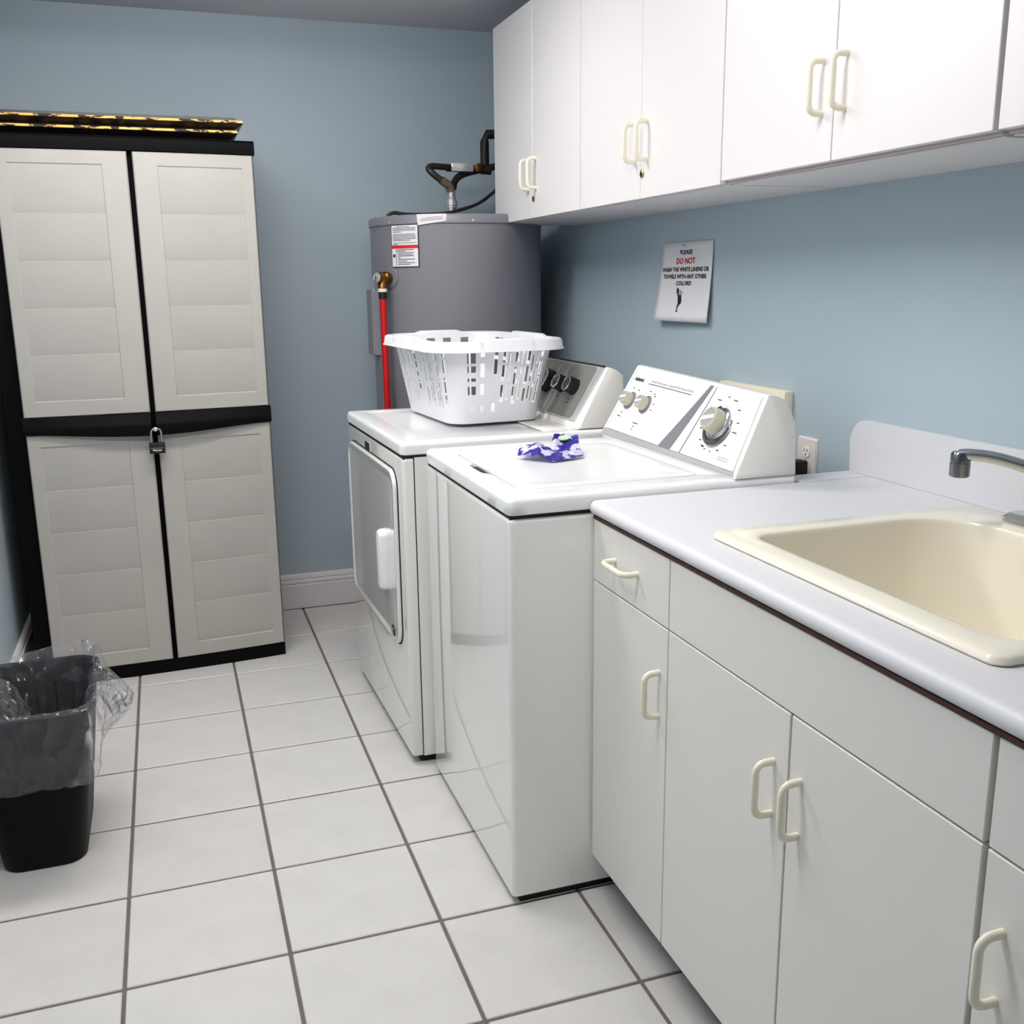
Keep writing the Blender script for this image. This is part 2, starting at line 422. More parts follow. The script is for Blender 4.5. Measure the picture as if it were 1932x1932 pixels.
base_unit('narrow white base cabinet with one drawer, beside the washer', -1.998, -2.340,
          [('drawer_front', -1.998, -2.3385, zs+0.0015, 0.8915, ((BX, -2.106, 0.826), (BX, -2.210, 0.826))),
           ('door', -1.998, -2.3385, BZ0, zs-0.0015, ((BX, -2.309, 0.573), (BX, -2.309, 0.661)))])
base_unit('wide white sink base cabinet with two doors and a blank front panel', -2.341, -3.104,
          [('false_front', -2.3415, -3.101, zs+0.0015, 0.8915, None),
           ('door', -2.3415, -2.7262, BZ0, zs-0.0015, ((BX, -2.690, 0.573), (BX, -2.690, 0.661))),
           ('door', -2.7302, -3.101, BZ0, zs-0.0015, ((BX, -2.760, 0.573), (BX, -2.760, 0.661)))])
base_unit('white base cabinet cut off by the right edge of the photo', -3.108, -3.50,
          [('drawer_front', -3.1085, -3.499, zs+0.0015, 0.8915, ((BX, -3.25, 0.826), (BX, -3.36, 0.826))),
           ('door', -3.1085, -3.499, BZ0, zs-0.0015, ((BX, -3.141, 0.579), (BX, -3.141, 0.667)))])

# ================================================================ COUNTERTOP
CZ = 0.930
t = thing('countertop', 'pale grey laminate countertop with rounded front edge and raised backsplash', 'countertop', (0.7, -2.75, CZ-0.04))
CY0, CY1 = -3.52, -1.996
bm = new(); pr = []
fx = 0.347; r = 0.0155
for k in range(9):
    a = math.radians(-90-180*k/8+0); pr.append((fx+r+r*math.cos(a), CZ-r+r*math.sin(a)))
pts = pr+[(1.072, CZ), (1.072, CZ-2*r), (fx+0.06, CZ-2*r)]
prism(bm, pts, 'y', CY0, CY1)
box(bm, (0.870, CY1-0.002, CZ-2*r), (1.072, -1.918, CZ))
slabo = obj('slab', bm, m_counter, t, 50)
cut = obj('cut', B((0.452, -3.005, 0.5), (0.955, -2.385, 1.2)), None)
cut.location = cut.location; boolean(slabo, [cut])
bm = new(); H = 1.056-CZ-0.004
out = [(CY0, CZ+0.004), (CY1+0.082, CZ+0.004)]
out = [(CY0, CZ+0.0005), (-1.918, CZ+0.0005)]
rc = 0.045
for k in range(9):
    a = math.radians(0+90*k/8); out.append((-1.918-rc+rc*math.cos(a), 1.056-rc+rc*math.sin(a)))
out.append((CY0, 1.056))
prism(bm, out, 'x', 1.055, 1.0745)
bmesh.ops.bevel(bm, geom=[e for e in bm.edges if abs(e.verts[0].co.x-1.055) < 1e-5 and abs(e.verts[1].co.x-1.055) < 1e-5 and max(e.verts[0].co.z, e.verts[1].co.z) > CZ+0.01], offset=0.004, segments=2, affect='EDGES')
obj('backsplash', bm, m_counter, t, 40)
obj('substrate_strip', B((fx+0.008, CY0, 0.8917), (fx+0.03, CY1, CZ-2*r)), m_brown, t, label='brown particle board strip under the front edge')

# ================================================================ SINK
t = thing('sink', 'deep cream utility sink set into the pale grey countertop', 'sink', (0.71, -2.695, CZ))
SX0, SX1, SY0, SY1 = 0.423, 1.012, -3.033, -2.355
cx, cy = (SX0+SX1)/2, (SY0+SY1)/2; hw, hh = (SX1-SX0)/2, (SY1-SY0)/2
bx0, bx1, by0, by1 = 0.480, 0.918, -2.985, -2.410
bcx, bcy, bw, bh = (bx0+bx1)/2, (by0+by1)/2, (bx1-bx0)/2, (by1-by0)/2
def bring(o, z): return [(bcx+a, bcy+b, z) for a, b in rrect4(bw+o, bh+o, (0.125+o, 0.042+o, 0.042+o, 0.125+o))]
def ring(cx, cy, hw, hh, r, z, n=10): return [(cx+a, cy+b, z) for a, b in rrect(hw, hh, r, n)]
bm = new()
loft(bm, [ring(cx, cy, hw-0.003, hh-0.003, 0.022, CZ+0.0005), ring(cx, cy, hw, hh, 0.025, CZ+0.004), ring(cx, cy, hw-0.002, hh-0.002, 0.024, CZ+0.010),
          ring(cx, cy, hw-0.008, hh-0.008, 0.02, CZ+0.0135), bring(0.012, CZ+0.0125), bring(0.004, CZ+0.0115), bring(0.001, CZ+0.0085), bring(0, CZ+0.003), bring(-0.004, CZ-0.02), bring(-0.020, CZ-0.19),
          bring(-0.033, CZ-0.23), ring(bcx, bcy, bw-0.07, bh-0.07, 0.05, CZ-0.247), ring(bcx, bcy, 0.05, 0.05, 0.045, CZ-0.252)], False, True)
obj('basin', bm, m_sink, t, 50)
bm = new(); loft(bm, [ring(0.965, -2.72, 0.042, 0.20, 0.012, CZ+0.010), ring(0.965, -2.72, 0.042, 0.20, 0.012, CZ+0.016), ring(0.965, -2.72, 0.038, 0.196, 0.01, CZ+0.0185)], False, True)
obj('faucet_deck', bm, m_sink, t, 40)
bm = new(); lathe(bm, [(0.044, 0.001), (0.04, 0.003), (0.034, 0.0025), (0.03, -0.001)], (bcx, bcy, CZ-0.252), n=28); obj('drain', bm, m_chrome, t)

# ================================================================ FAUCET
FZ = CZ+0.0185
t = thing('faucet', 'chrome faucet with a low arched spout at the back of the cream sink', 'faucet', (0.968, -2.63, FZ))
bm = new(); loft(bm, [ring(0.968, -2.63, 0.028, 0.127, 0.012, FZ), ring(0.968, -2.63, 0.028, 0.127, 0.012, FZ+0.010), ring(0.968, -2.63, 0.021, 0.117, 0.01, FZ+0.017)], True, True)
obj('deck_plate', bm, m_chrome, t, 30)
bm = new(); lathe(bm, [(0.024, 0), (0.022, 0.022), (0.018, 0.034), (0.016, 0.05)], (0.972, -2.63, FZ+0.014)); obj('spout_base', bm, m_chrome, t)
path = smooth_path([(0.972, -2.632, FZ+0.05), (0.968, -2.628, FZ+0.078), (0.948, -2.604, FZ+0.098), (0.918, -2.570, FZ+0.112), (0.887, -2.534, FZ+0.123), (0.862, -2.506, FZ+0.126), (0.848, -2.490, FZ+0.124)], 6)
bm = new(); tube(bm, path, 0.013, 14, rad=lambda s: 0.0145-0.001*s, squash=0.82); sp = obj('spout', bm, m_chrome, t, 60)
bm = new(); lathe(bm, [(0.0145, 0.017), (0.0172, 0.013), (0.0172, 0.0), (0.0155, -0.0005), (0.0155, -0.002), (0.0175, -0.0025), (0.0170, -0.026), (0.0145, -0.028)], (0.850, -2.492, FZ+0.113), n=28)
obj('aerator', bm, m_darkchrome, sp, 35)
for s in (-1, 1):
    bm = new(); lathe(bm, [(0.022, 0), (0.02, 0.018), (0.016, 0.024), (0.024, 0.03), (0.026, 0.045), (0.018, 0.052)], (0.968, -2.63+0.070*s, FZ+0.014), n=12); obj('tap_handle', bm, m_chrome, t)

# ================================================================ WASHER
WX0, WX1, WY0, WY1 = 0.168, 0.865, -1.988, -1.292
t = thing('washing_machine', 'white top-loading washer with lid and knobs, between the dryer and base cabinet', 'washer', ((WX0+WX1)/2, (WY0+WY1)/2, 0))
obj('body', B((WX0, WY0, 0.022), (WX1, WY1, 0.9025), 0.011, 4, lambda a, b: not (a.z < 0.03 and b.z < 0.03) and min(a.x, b.x) < 0.5), m_enamel, t, 40)
obj('plinth', B((WX0+0.02, WY0+0.012, 0.0), (WX1-0.02, WY1-0.012, 0.024)), m_blackm, t)
lx0, lx1, ly0, ly1 = 0.226, 0.660, -1.905, -1.402
lcx, lcy, lhw, lhh = (lx0+lx1)/2, (ly0+ly1)/2, (lx1-lx0)/2, (ly1-ly0)/2
def lid_ring(o, z, r=0.03, notch=0.0):
    out = []
    for a, b in rr_sub(lhw+o, lhh+o, r+o):
        x, y = lcx+a, lcy+b
        if notch and a < -lhw*0.9 and abs(y+1.634) < 0.075: x -= notch*min(1, (0.075-abs(y+1.634))/0.022)
        out.append((x, y, z))
    return out
dcx, dcy, dhw, dhh = (WX0-0.001+WX1)/2, (WY0+WY1)/2, (WX1-WX0+0.001)/2, (WY1-WY0)/2+0.002
def deck_ring(o, z): return [(dcx+a, dcy+b, z) for a, b in rr_sub(dhw-o, dhh-o, 0.016-o)]
bm = new(); loft(bm, [deck_ring(0.002, 0.9095), deck_ring(0, 0.9115), deck_ring(0, 0.934), deck_ring(0.0012, 0.939), deck_ring(0.004, 0.943), deck_ring(0.008, 0.9453), deck_ring(0.013, 0.946), lid_ring(0.0055, 0.946, notch=0.017), lid_ring(0.0036, 0.9447, notch=0.016), lid_ring(0.0036, 0.9185, notch=0.016)])
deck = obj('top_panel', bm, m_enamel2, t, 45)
obj('deck_gap_shadow', B((WX0+0.005, WY0+0.005, 0.899), (WX1-0.02, WY1-0.005, 0.912)), m_blackm, t)
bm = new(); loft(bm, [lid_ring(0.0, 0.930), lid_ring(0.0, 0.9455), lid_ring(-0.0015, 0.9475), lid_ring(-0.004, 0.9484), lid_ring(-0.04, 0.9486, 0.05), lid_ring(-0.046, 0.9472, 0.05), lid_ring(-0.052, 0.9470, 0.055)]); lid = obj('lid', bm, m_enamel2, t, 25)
obj('pocket_shade', B((0.2085, -1.690, 0.9187), (0.2262, -1.578, 0.9405)), m_blackm, t, label='black fill for the shade in the finger pocket at the lid edge')  # black block puts the finger pocket's shade into colour
# console
def console(parent, near, far, y0, y1, m, name='console', k=10):
    bm = new(); rings = []
    for i in range(k+1):
        s = i/k
        rings.append([(a[0]+(b[0]-a[0])*s, y0+(y1-y0)*s, a[1]+(b[1]-a[1])*s) for a, b in zip(near, far)])
    loft(bm, rings)
    return obj(name, bm, m, parent, 30)
nearp = [(0.7018, 0.9465), (0.7023, 0.954), (0.7748, 1.1275), (0.7788, 1.1315), (0.7908, 1.132), (0.8168, 1.1225), (0.8388, 1.0945), (0.8518, 1.0635), (0.8588, 0.9465)]
farp = [(0.694, 0.9465), (0.695, 0.967), (0.800, 1.141), (0.804, 1.145), (0.816, 1.1455), (0.842, 1.136), (0.866, 1.106), (0.878, 1.074), (0.882, 0.9465)]
con = console(t, nearp, farp, -1.983, -1.285, m_conw)
for yy, pf, s in ((-1.983, nearp, -1), (-1.285, farp, 1)):
    bm = new(); cxx = sum(p[0] for p in pf)/len(pf); czz = sum(p[1] for p in pf)/len(pf)
    r0 = [(p[0], yy-0.0*s, p[1]) for p in pf]; r1 = [(cxx+(p[0]-cxx)*0.985, yy+0.005*s, max(0.9466, czz+(p[1]-czz)*0.985)) for p in pf]; r2 = [(cxx+(p[0]-cxx)*0.93, yy+0.007*s, max(0.9466, czz+(p[1]-czz)*0.93)) for p in pf]
    loft(bm, [r0, r1, r2], False, True); obj('console_end_cap', bm, m_conw, con, 45)
fw = frame3((0.696, -1.285, 0.966), (0.017, -0.68, -0.018), (0.104, 0, 0.174))
fw = (fw[0], fw[1], fw[2], fw[3] if fw[3].x < 0 else -fw[3], (Vector((0.695, -1.285, 0.967)), Vector((0.7023, -1.983, 0.954)), Vector((0.800, -1.285, 1.141)), Vector((0.7748, -1.983, 1.1275)), 0.681, 0.200))
bm = new(); patch(bm, fw, [(0.012, 0.008), (0.672, 0.008), (0.672, 0.196), (0.012, 0.196)], -0.001, 0.0028); face = obj('control_panel', bm, m_panelw, t, 30, label='white printed control panel')
bm = new(); patch(bm, fw, [(0.006, -0.010), (0.676, -0.003), (0.674, 0.006), (0.008, 0.006)], -0.001, 0.0042); obj('silver_strip', bm, m_silver, t, 30)
n0 = 0.0034
bm = new(); patch(bm, fw, [(0.323, 0.008), (0.384, 0.008), (0.456, 0.196), (0.440, 0.196)], n0, n0, 4, 10); obj('grey_swoosh', bm, m_stripe, face, 0)
bm = new(); patch(bm, fw, [(0.429, 0.008), (0.4335, 0.008), (0.4735, 0.196), (0.4705, 0.196)], n0, n0, 1, 10); obj('grey_line', bm, m_stripe, face, 0)
bm = new(); patch(bm, fw, [(0.0145, 0.012), (0.0155, 0.012), (0.0190, 0.192), (0.0178, 0.192)], n0, n0, 1, 10); obj('border_line', bm, m_stripe, face, 0)
obj('lettering', text_bm('Admiral', 0.0155, fw, 0.033, 0.160, n0, width=0.056, bold=0.0006), m_ink, face, 0)
obj('lettering', text_bm('Heavy Duty Super Capacity Plus Direct Drive', 0.0115, fw, 0.132, 0.165, n0, width=0.240, shear=0.25), m_inkg, face, 0)
bm = new(); patch(bm, fw, [(0.124, 0.1585), (0.370, 0.1585), (0.370, 0.1602), (0.124, 0.1602)], n0, n0, 10, 1); obj('underline', bm, m_ink, face, 0)
bm = new(); quad(bm, fw, 0.594, 0.024, 0.640, 0.0256, n0); quad(bm, fw, 0.596, 0.030, 0.642, 0.0314, n0); o = obj('fine_print', bm, m_inkg, face, 0); o['kind'] = 'stuff'
bm = new()
def dash(u, v, l, h=0.0024): quad(bm, fw, u-l/2, v-h/2, u+l/2, v+h/2, n0)
for ku, kv, rr, angs in ((0.070, 0.100, 0.040, (60, 110, 25, 250, -15)), (0.165, 0.101, 0.040, (100, 60, 45, 10, -15)), (0.549, 0.107, 0.071, (125, 150, 95, 68, 40, 12, -8, -40, -62, -85, -105, -118, 198, 225, 245))):
    for a in angs:
        a = math.radians(a); dash(ku+rr*math.cos(a)*1.03, kv+rr*math.sin(a), 0.009 if rr < 0.05 else random.choice((0.008, 0.012, 0.018)))
dash(0.051, 0.050, 0.02); dash(0.160, 0.044, 0.028); dash(0.158, 0.034, 0.008); dash(0.157, 0.025, 0.008)
o = obj('dial_marks', bm, m_ink, face, 0); o['kind'] = 'stuff'
def washer_knob(u, v, R, h, big=False):
    O = onf(fw, u, v, n0); A = fw[3]
    bm = new()
    if big: lathe(bm, [(0.0555, -0.0005), (0.0555, 0.0015), (0.052, 0.003), (0.041, 0.003)], O, A, 40)
    else: lathe(bm, [(R*1.35, -0.0005), (R*1.35, 0.0015), (R*1.25, 0.0025), (R, 0.0025)], O, A, 32)
    k = obj('knob_skirt', bm, m_stripe if not big else m_darkchrome, face, 35)
    if big:
        bm = new(); lathe(bm, [(0.041, 0.0025), (0.040, 0.006), (0.034, 0.009), (0.028, 0.010)], O, A, 40); obj('chrome_ring', bm, m_chrome, k, 35)
        bm = new()
        for i in range(16):
            a = 2*PI*i/16; fr2 = (onf(fw, u+0.0485*math.cos(a), v+0.0485*math.sin(a), n0), fw[1], fw[2], fw[3]); slab(bm, fr2, [(0.0022*math.cos(2*PI*q/8), 0.0022*math.sin(2*PI*q/8)) for q in range(8)], 0.0028, 0.0034)
        o = obj('dial_dots', bm, m_paper, k, 0); o['kind'] = 'stuff'
    bm = new(); n = 24
    prof = [(R*0.98, 0.003), (R, h*0.35), (R*0.94, h*0.9), (R*0.88, h), (R*0.76, h), (R*0.74, h-0.0015)]
    lathe(bm, prof, O, A, n)
    kn = obj('knob', bm, m_beige, face, 35)
    bm = new(); lathe(bm, [(R*0.74, h-0.0014), (R*0.72, h-0.0008)], O, A, n); obj('knob_cap', bm, m_silver, kn, 0)
    fr2 = frame3(O, fw[1]*0.9+fw[2]*0.25, fw[2]); fr2 = (fr2[0], fr2[1], fr2[2], fw[3])
    bm = new(); slab(bm, fr2, [(-R*0.72, -R*0.16), (R*0.72, -R*0.16), (R*0.72, R*0.16), (-R*0.72, R*0.16)], h-0.001, h+0.0022); obj('knob_pointer', bm, m_panelw, kn, 0)
washer_knob(0.070, 0.100, 0.0195, 0.026); washer_knob(0.165, 0.101, 0.0195, 0.026); washer_knob(0.549, 0.107, 0.031, 0.037, True)

# ================================================================ DRYER
DX, DY0, DY1 = 0.112, -1.247, -0.482
t = thing('clothes_dryer', 'white front-loading dryer beside the water heater, holding up the laundry basket', 'dryer', (DX, DY0, 0))
DB = 0.92
obj('body', B((DX+0.034, DY0, 0.026), (0.84, DY1, DB-0.005), 0.006, 2, lambda a, b: abs(a.z-b.z) > 0.5), m_enamel, t, 40)
obj('front_panel', B((DX, DY0, 0.024), (DX+0.0315, DY1, DB-0.005), 0.012, 4, lambda a, b: min(a.x, b.x) < DX+0.01 or abs(a.x-b.x) > 0.02), m_enamel, t, 45)
obj('seam_shadow', B((DX+0.0305, DY0+0.003, 0.03), (DX+0.036, DY1-0.003, DB-0.006)), m_blackm, t)
obj('plinth', B((DX+0.03, DY0+0.02, 0.0), (0.82, DY1-0.02, 0.028)), m_blackm, t)  # black block stands in for the shaded gap under the dryer
obj('top_gap_shadow', B((DX+0.004, DY0+0.004, DB-0.010), (0.82, DY1-0.004, DB+0.004)), m_blackm, t)
tcx, tcy, thw, thh = (DX-0.002+0.84)/2, (DY0+DY1)/2, (0.842-DX)/2, (DY1-DY0)/2+0.002
def top_ring(o, z): return [(tcx+a, tcy+b, z) for a, b in rr_sub(thw-o, thh-o, 0.018-o)]
def rec_ring(o, z): return [(0.390+a, -0.865+b, z) for a, b in rr_sub(0.225+o, 0.335+o, 0.03)]
bm = new(); loft(bm, [top_ring(0.003, DB+0.002), top_ring(0, DB+0.0045), top_ring(0, 0.945), top_ring(0.0012, 0.950), top_ring(0.004, 0.954), top_ring(0.008, 0.9563), top_ring(0.013, 0.957), rec_ring(0, 0.957), rec_ring(-0.006, 0.9545), rec_ring(-0.012, 0.953)])
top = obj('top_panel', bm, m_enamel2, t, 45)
# door
dzy = (-0.53-1.185)/2; dzh = (1.185-0.53)/2; zc_, zh = (0.345+0.868)/2, (0.868-0.345)/2
fd = (Vector((DX, dzy, zc_)), Vector((0, -1, 0)), Vector((0, 0, 1)), Vector((-1, 0, 0)))
bm = new(); loft(bm, [[onf(fd, a, b, n) for a, b in rrect(dzh-o, zh-o, 0.055-o, 8)] for o, n in ((0, 0.0), (0, 0.008), (0.004, 0.013), (0.012, 0.014), (0.018, 0.0105), (0.03, 0.0105))]); door = obj('door', bm, m_enamel, t, 40)
bm = new(); loft(bm, [[onf(fd, a, b, n) for a, b in rrect(dzh+0.004, zh+0.004, 0.058, 8)] for n in (0.0003, 0.003)]); obj('door_gap_shade', bm, m_gap, t, 40)  # dark rim drawn as the shade in the gap round the door
hy0, hy1, hz0, hz1 = -1.075, -1.015, 0.487, 0.672
fh = (Vector((DX-0.0105, (hy0+hy1)/2, (hz0+hz1)/2)), Vector((0, -1, 0)), Vector((0, 0, 1)), Vector((-1, 0, 0)))
bm = new(); loft(bm, [[onf(fh, a, b, n) for a, b in rrect(0.026-o, 0.0925-o, 0.02-o*0.6, 4)] for o, n in ((0, 0), (0, 0.012), (0.006, 0.023), (0.011, 0.0245))]); obj('door_handle', bm, m_panelw, door, 35)
fb = (Vector((DX-0.0105, -1.108, 0.372)), Vector((0, -1, 0)), Vector((0, 0, 1)), Vector((-1, 0, 0)))
bm = new(); lathe(bm, [(0.021, 0), (0.021, 0.001), (0.019, 0.0016)], fb[0], (-1, 0, 0), 28); badge = obj('badge', bm, m_blackm, door, 30, label='round black badge')
bm = new(); pts = []
for k in range(25):
    a = k/24*2*PI; pts.append(onf(fb, 0.0055*math.sin(2*a)*0.8, 0.0115*math.cos(a), 0.0022))
tube(bm, pts, 0.0011, 6); obj('badge_mark', bm, m_silver, badge, 40)
for zz in (0.80, 0.42):
    obj('hinge', B((DX-0.012, -0.529, zz-0.02), (DX, -0.517, zz+0.02), 0.002, 1), m_silver, t)
fy = -0.808
obj('indicator_frame', B((DX-0.003, fy-0.036, 0.868), (DX+0.001, fy+0.036, 0.900), 0.002, 1), m_silver, t)
obj('indicator_window', B((DX-0.0042, fy-0.032, 0.871), (DX+0.001, fy+0.030, 0.897), 0.001, 1), m_blackm, t, label='small dark indicator window')
obj('lint_cover', B((0.545, -1.205, 0.956), (0.612, -0.99, 0.9595), 0.003, 2), m_conw, t)
# console
dn = [(0.646, 0.958), (0.652, 0.972), (0.735, 1.131), (0.741, 1.135), (0.752, 1.134), (0.774, 1.125), (0.792, 1.112), (0.800, 0.958)]
cond = console(t, dn, dn, DY0+0.03, DY1-0.03, m_conw)
for yy, s in ((DY0+0.03, -1), (DY1-0.03, 1)):
    cxx = sum(p[0] for p in dn)/8; czz = sum(p[1] for p in dn)/8
    bm = new(); loft(bm, [[(p[0], yy, p[1]) for p in dn], [(cxx+(p[0]-cxx)*0.98, yy+0.008*s, max(0.9575, czz+(p[1]-czz)*0.98)) for p in dn], [(cxx+(p[0]-cxx)*0.92, yy+0.012*s, max(0.9575, czz+(p[1]-czz)*0.92)) for p in dn]], False, True)
    obj('console_end_cap', bm, m_conw, cond, 45)
fdc = frame3((0.652, -0.884, 0.972), (0, -1, 0), (0.083, 0, 0.159)); fdc = (fdc[0], fdc[1], fdc[2], fdc[3] if fdc[3].x < 0 else -fdc[3])
# silver bezel and grey face
bm = new(); o0 = [(-0.345, 0.006), (0.300, 0.006), (0.332, 0.165), (0.334, 0.181), (-0.345, 0.181)]
slab(bm, fdc, o0, 0.0, 0.006); bz = obj('console_bezel', bm, m_silver, t, 30, label='silver bezel around the grey panel')
bm = new(); o1 = [(-0.32, 0.010), (0.262, 0.010), (0.276, 0.018), (0.296, 0.172), (0.290, 0.178), (-0.32, 0.178)]
slab(bm, fdc, o1, 0.0055, 0.0075); gp_ = obj('control_panel', bm, m_grayp, t, 30, label='grey printed control panel')
bm = new(); slab(bm, fdc, [(-0.345, 0.181), (0.318, 0.181), (0.330, 0.187), (-0.345, 0.187)], -0.002, 0.005); obj('dark_top_strip', bm, m_blackm, bz, 0)
bm = new(); fw_bak = fw; fw = fdc; n0 = 0.0079
for (u, v, l) in ((0.122, 0.153, 0.012), (0.05, 0.158, 0.008), (0.055, 0.150, 0.008), (0.0, 0.155, 0.01), (0.01, 0.16, 0.006), (0.115, 0.072, 0.02), (0.205, 0.072, 0.018), (0.2, 0.062, 0.026), (0.02, 0.06, 0.012), (0.015, 0.052, 0.014), (0.0, 0.034, 0.03)): dash(u, v-0.008, l, 0.0022)
o = obj('panel_print', bm, m_ink, gp_, 0); o['kind'] = 'stuff'; fw = fw_bak
for (u, v, R, h) in ((0.013, 0.104, 0.036, 0.03), (0.128, 0.104, 0.0245, 0.033), (0.213, 0.104, 0.0245, 0.033)):
    O = onf(fdc, u, v, 0.0075)
    bm = new(); lathe(bm, [(R*1.06, 0), (R*1.02, h*0.5), (R, h), (R*0.98, h)], O, fdc[3], 14); k = obj('knob', bm, m_blackm, gp_, 25)
    bm = new(); lathe(bm, [(R*0.99, h-0.0005), (R*0.96, h+0.002), (R*0.82, h+0.002), (R*0.78, h)], O, fdc[3], 32); obj('knob_ring', bm, m_chrome, k, 35)
    bm = new(); lathe(bm, [(R*0.79, h), (R*0.79, h+0.0006)], O, fdc[3], 32); obj('knob_cap', bm, m_darkchrome, k, 0)
t.rotation_euler.z = math.radians(1.2)

# ================================================================ LAUNDRY BASKET
BC = Vector((0.452, -0.775, 0.9585)); TH = math.radians(4)
t = thing('laundry_basket', 'white plastic laundry basket with slotted sides standing on the dryer', 'basket', BC)
N, K = 240, 36; Hb = 0.243
cols = [[None]*N for _ in range(K+1)]
def bk_ring(v, off=0.0):
    hw = 0.148+(0.190-0.148)*v+off; hh = 0.228+(0.290-0.228)*v+off; r = 0.060+(0.095-0.060)*v+off*0.6
    return rr_even(hw, hh, r, N)
bm = new()
V = []
for k in range(K+1):
    v = k/K; R_ = bk_ring(v); V.append([bm.verts.new(BC+Vector((a, b, 0.006+Hb*v))) for a, b in R_])
hole = [[False]*N for _ in range(K)]
rnd = random.Random(11)
def slots(c, w, pat):
    for a, b in pat:
        for k in range(a, b):
            for q in range(w): hole[k][(c+q) % N] = True
def cuts(lo, hi, mn, mx):
    out = []; k = lo
    while k < hi-2:
        l = min(rnd.randint(mn, mx), hi-k); out.append((k, k+l)); k += l+rnd.choice((1, 2))
    return out
# ring index 0 is the middle of the near (-y) short side going +x; the short side spans about +-23, the long sides +-37
slots(N-16, 4, [(27, 32), (23, 26), (19, 21), (13, 17), (5, 8)])
slots(N-10, 2, [(30, 32), (21, 27), (13, 18), (5, 8)])
slots(N-4, 2, [(22, 32), (5, 9)])
for c, w in ((0, 2), (3, 1), (6, 2), (9, 1), (11, 2), (14, 1), (16, 1), (18, 2)): slots(c, w, cuts(8+rnd.randint(0, 2), 33, 4, 8))
for q, c in enumerate(list(range(-32, -8, 3))+list(range(8, 34, 3))): slots((3*N//4+c) % N, 2 if q % 3 else 1, cuts(7+rnd.randint(0, 2), 33, 4, 8))
slots(3*N//4-5, 4, [(27, 32), (23, 26), (19, 21), (13, 17)]); slots(3*N//4+2, 2, [(21, 27), (13, 18)])
slots(N//2-14, 7, [(3, 13), (14, 27)]); slots(N//2-20, 5, [(3, 13), (14, 27)])
for c in (3, -5, -14): slots(N//2+c, 4, [(29, 34)])
for c in (-6, 0, 6, 12): slots(N//2+c, 5, [(3, 12), (13, 27)])
for c in range(-33, 32, 5): slots((N//4+c) % N, 4, [(5, 13), (15, 23), (25, 34)] if (c//5) % 2 else [(7, 18), (20, 28), (30, 34)])
for k in range(K):
    for i in range(N):
        if hole[k][i]: continue
        j = (i+1) % N; bm.faces.new((V[k][i], V[k][j], V[k+1][j], V[k+1][i]))
# floor of the basket
inner = [bm.verts.new(BC+Vector((a*0.9, b*0.9, 0.001))) for a, b in bk_ring(0)]
for i in range(N): j = (i+1) % N; bm.faces.new((inner[i], inner[j], V[0][j], V[0][i]))
bm.faces.new(inner[::-1])
for q in [v for v in bm.verts if not v.link_faces]: bm.verts.remove(q)
bmesh.ops.recalc_face_normals(bm, faces=bm.faces[:])
sol = bmesh.ops.solidify(bm, geom=bm.faces[:], thickness=0.003)
body = obj('basket_body', bm, m_basket, t, 40)
def raise_(i):
    s = (i/N*4) % 1.0; q = min(abs((i % (N//4))-0), N//4-(i % (N//4)))
    side = (round(i/(N/4))) % 4; lim = 11 if side % 2 == 0 else 16
    return 0.0065*max(0, min(1, (lim-q)/2.5))
def rim_ring(off, z, f): return [BC+Vector((a, b, z+f*raise_(i))) for i, (a, b) in enumerate(bk_ring(1.0, off))]
bm = new(); ztop = 0.006+Hb
loft(bm, [rim_ring(-0.0015, ztop-0.01, 0), rim_ring(-0.0015, ztop+0.002, 1), rim_ring(0.003, ztop+0.006, 1), rim_ring(0.022, ztop+0.006, 1), rim_ring(0.0275, ztop+0.002, 1), rim_ring(0.0305, ztop-0.021, 0), rim_ring(0.0345, ztop-0.024, 0), rim_ring(0.0335, ztop-0.0255, 0), rim_ring(0.028, ztop-0.022, 0), rim_ring(0.0245, ztop+0.0015, 1), rim_ring(0.0025, ztop+0.002, 1)], False, False)
obj('rim', bm, m_basket, t, 50)
t.rotation_euler.z = TH

# ================================================================ WRAPPER ON THE WASHER LID
bm = new()
rows = [  # (x, y, z) rows from the near edge to the far edge; folded in two lobes with a crease between
 [(0.338, -1.560, 0.010), (0.372, -1.615, 0.018), (0.402, -1.640, 0.003), (0.432, -1.634, 0.004), (0.462, -1.625, 0.005), (0.494, -1.612, 0.008)],
 [(0.352, -1.535, 0.030), (0.384, -1.580, 0.034), (0.412, -1.606, 0.016), (0.438, -1.602, 0.016), (0.466, -1.590, 0.012), (0.502, -1.580, 0.016)],
 [(0.366, -1.515, 0.024), (0.396, -1.548, 0.040), (0.424, -1.572, 0.022), (0.446, -1.566, 0.010), (0.474, -1.550, 0.014), (0.512, -1.545, 0.022)],
 [(0.372, -1.500, 0.020), (0.408, -1.520, 0.026), (0.434, -1.545, 0.012), (0.452, -1.535, 0.020), (0.484, -1.520, 0.030), (0.520, -1.520, 0.032)],
 [(0.380, -1.486, 0.012), (0.416, -1.500, 0.012), (0.440, -1.510, 0.010), (0.458, -1.505, 0.050), (0.492, -1.492, 0.047), (0.526, -1.500, 0.042)]]
ZL = 0.9482
G = [[bm.verts.new((x, y, ZL+z)) for x, y, z in r] for r in rows]
for a, b in zip(G[:-1], G[1:]):
    for i in range(5): bm.faces.new((a[i], a[i+1], b[i+1], b[i]))
bmesh.ops.subdivide_edges(bm, edges=bm.edges[:], cuts=2, use_grid_fill=True)
for q in bm.verts:
    q.co.z = max(ZL+0.001, q.co.z+0.004*noise.noise(q.co*70))
bmesh.ops.triangulate(bm, faces=bm.faces[:])
bmesh.ops.recalc_face_normals(bm, faces=bm.faces[:])
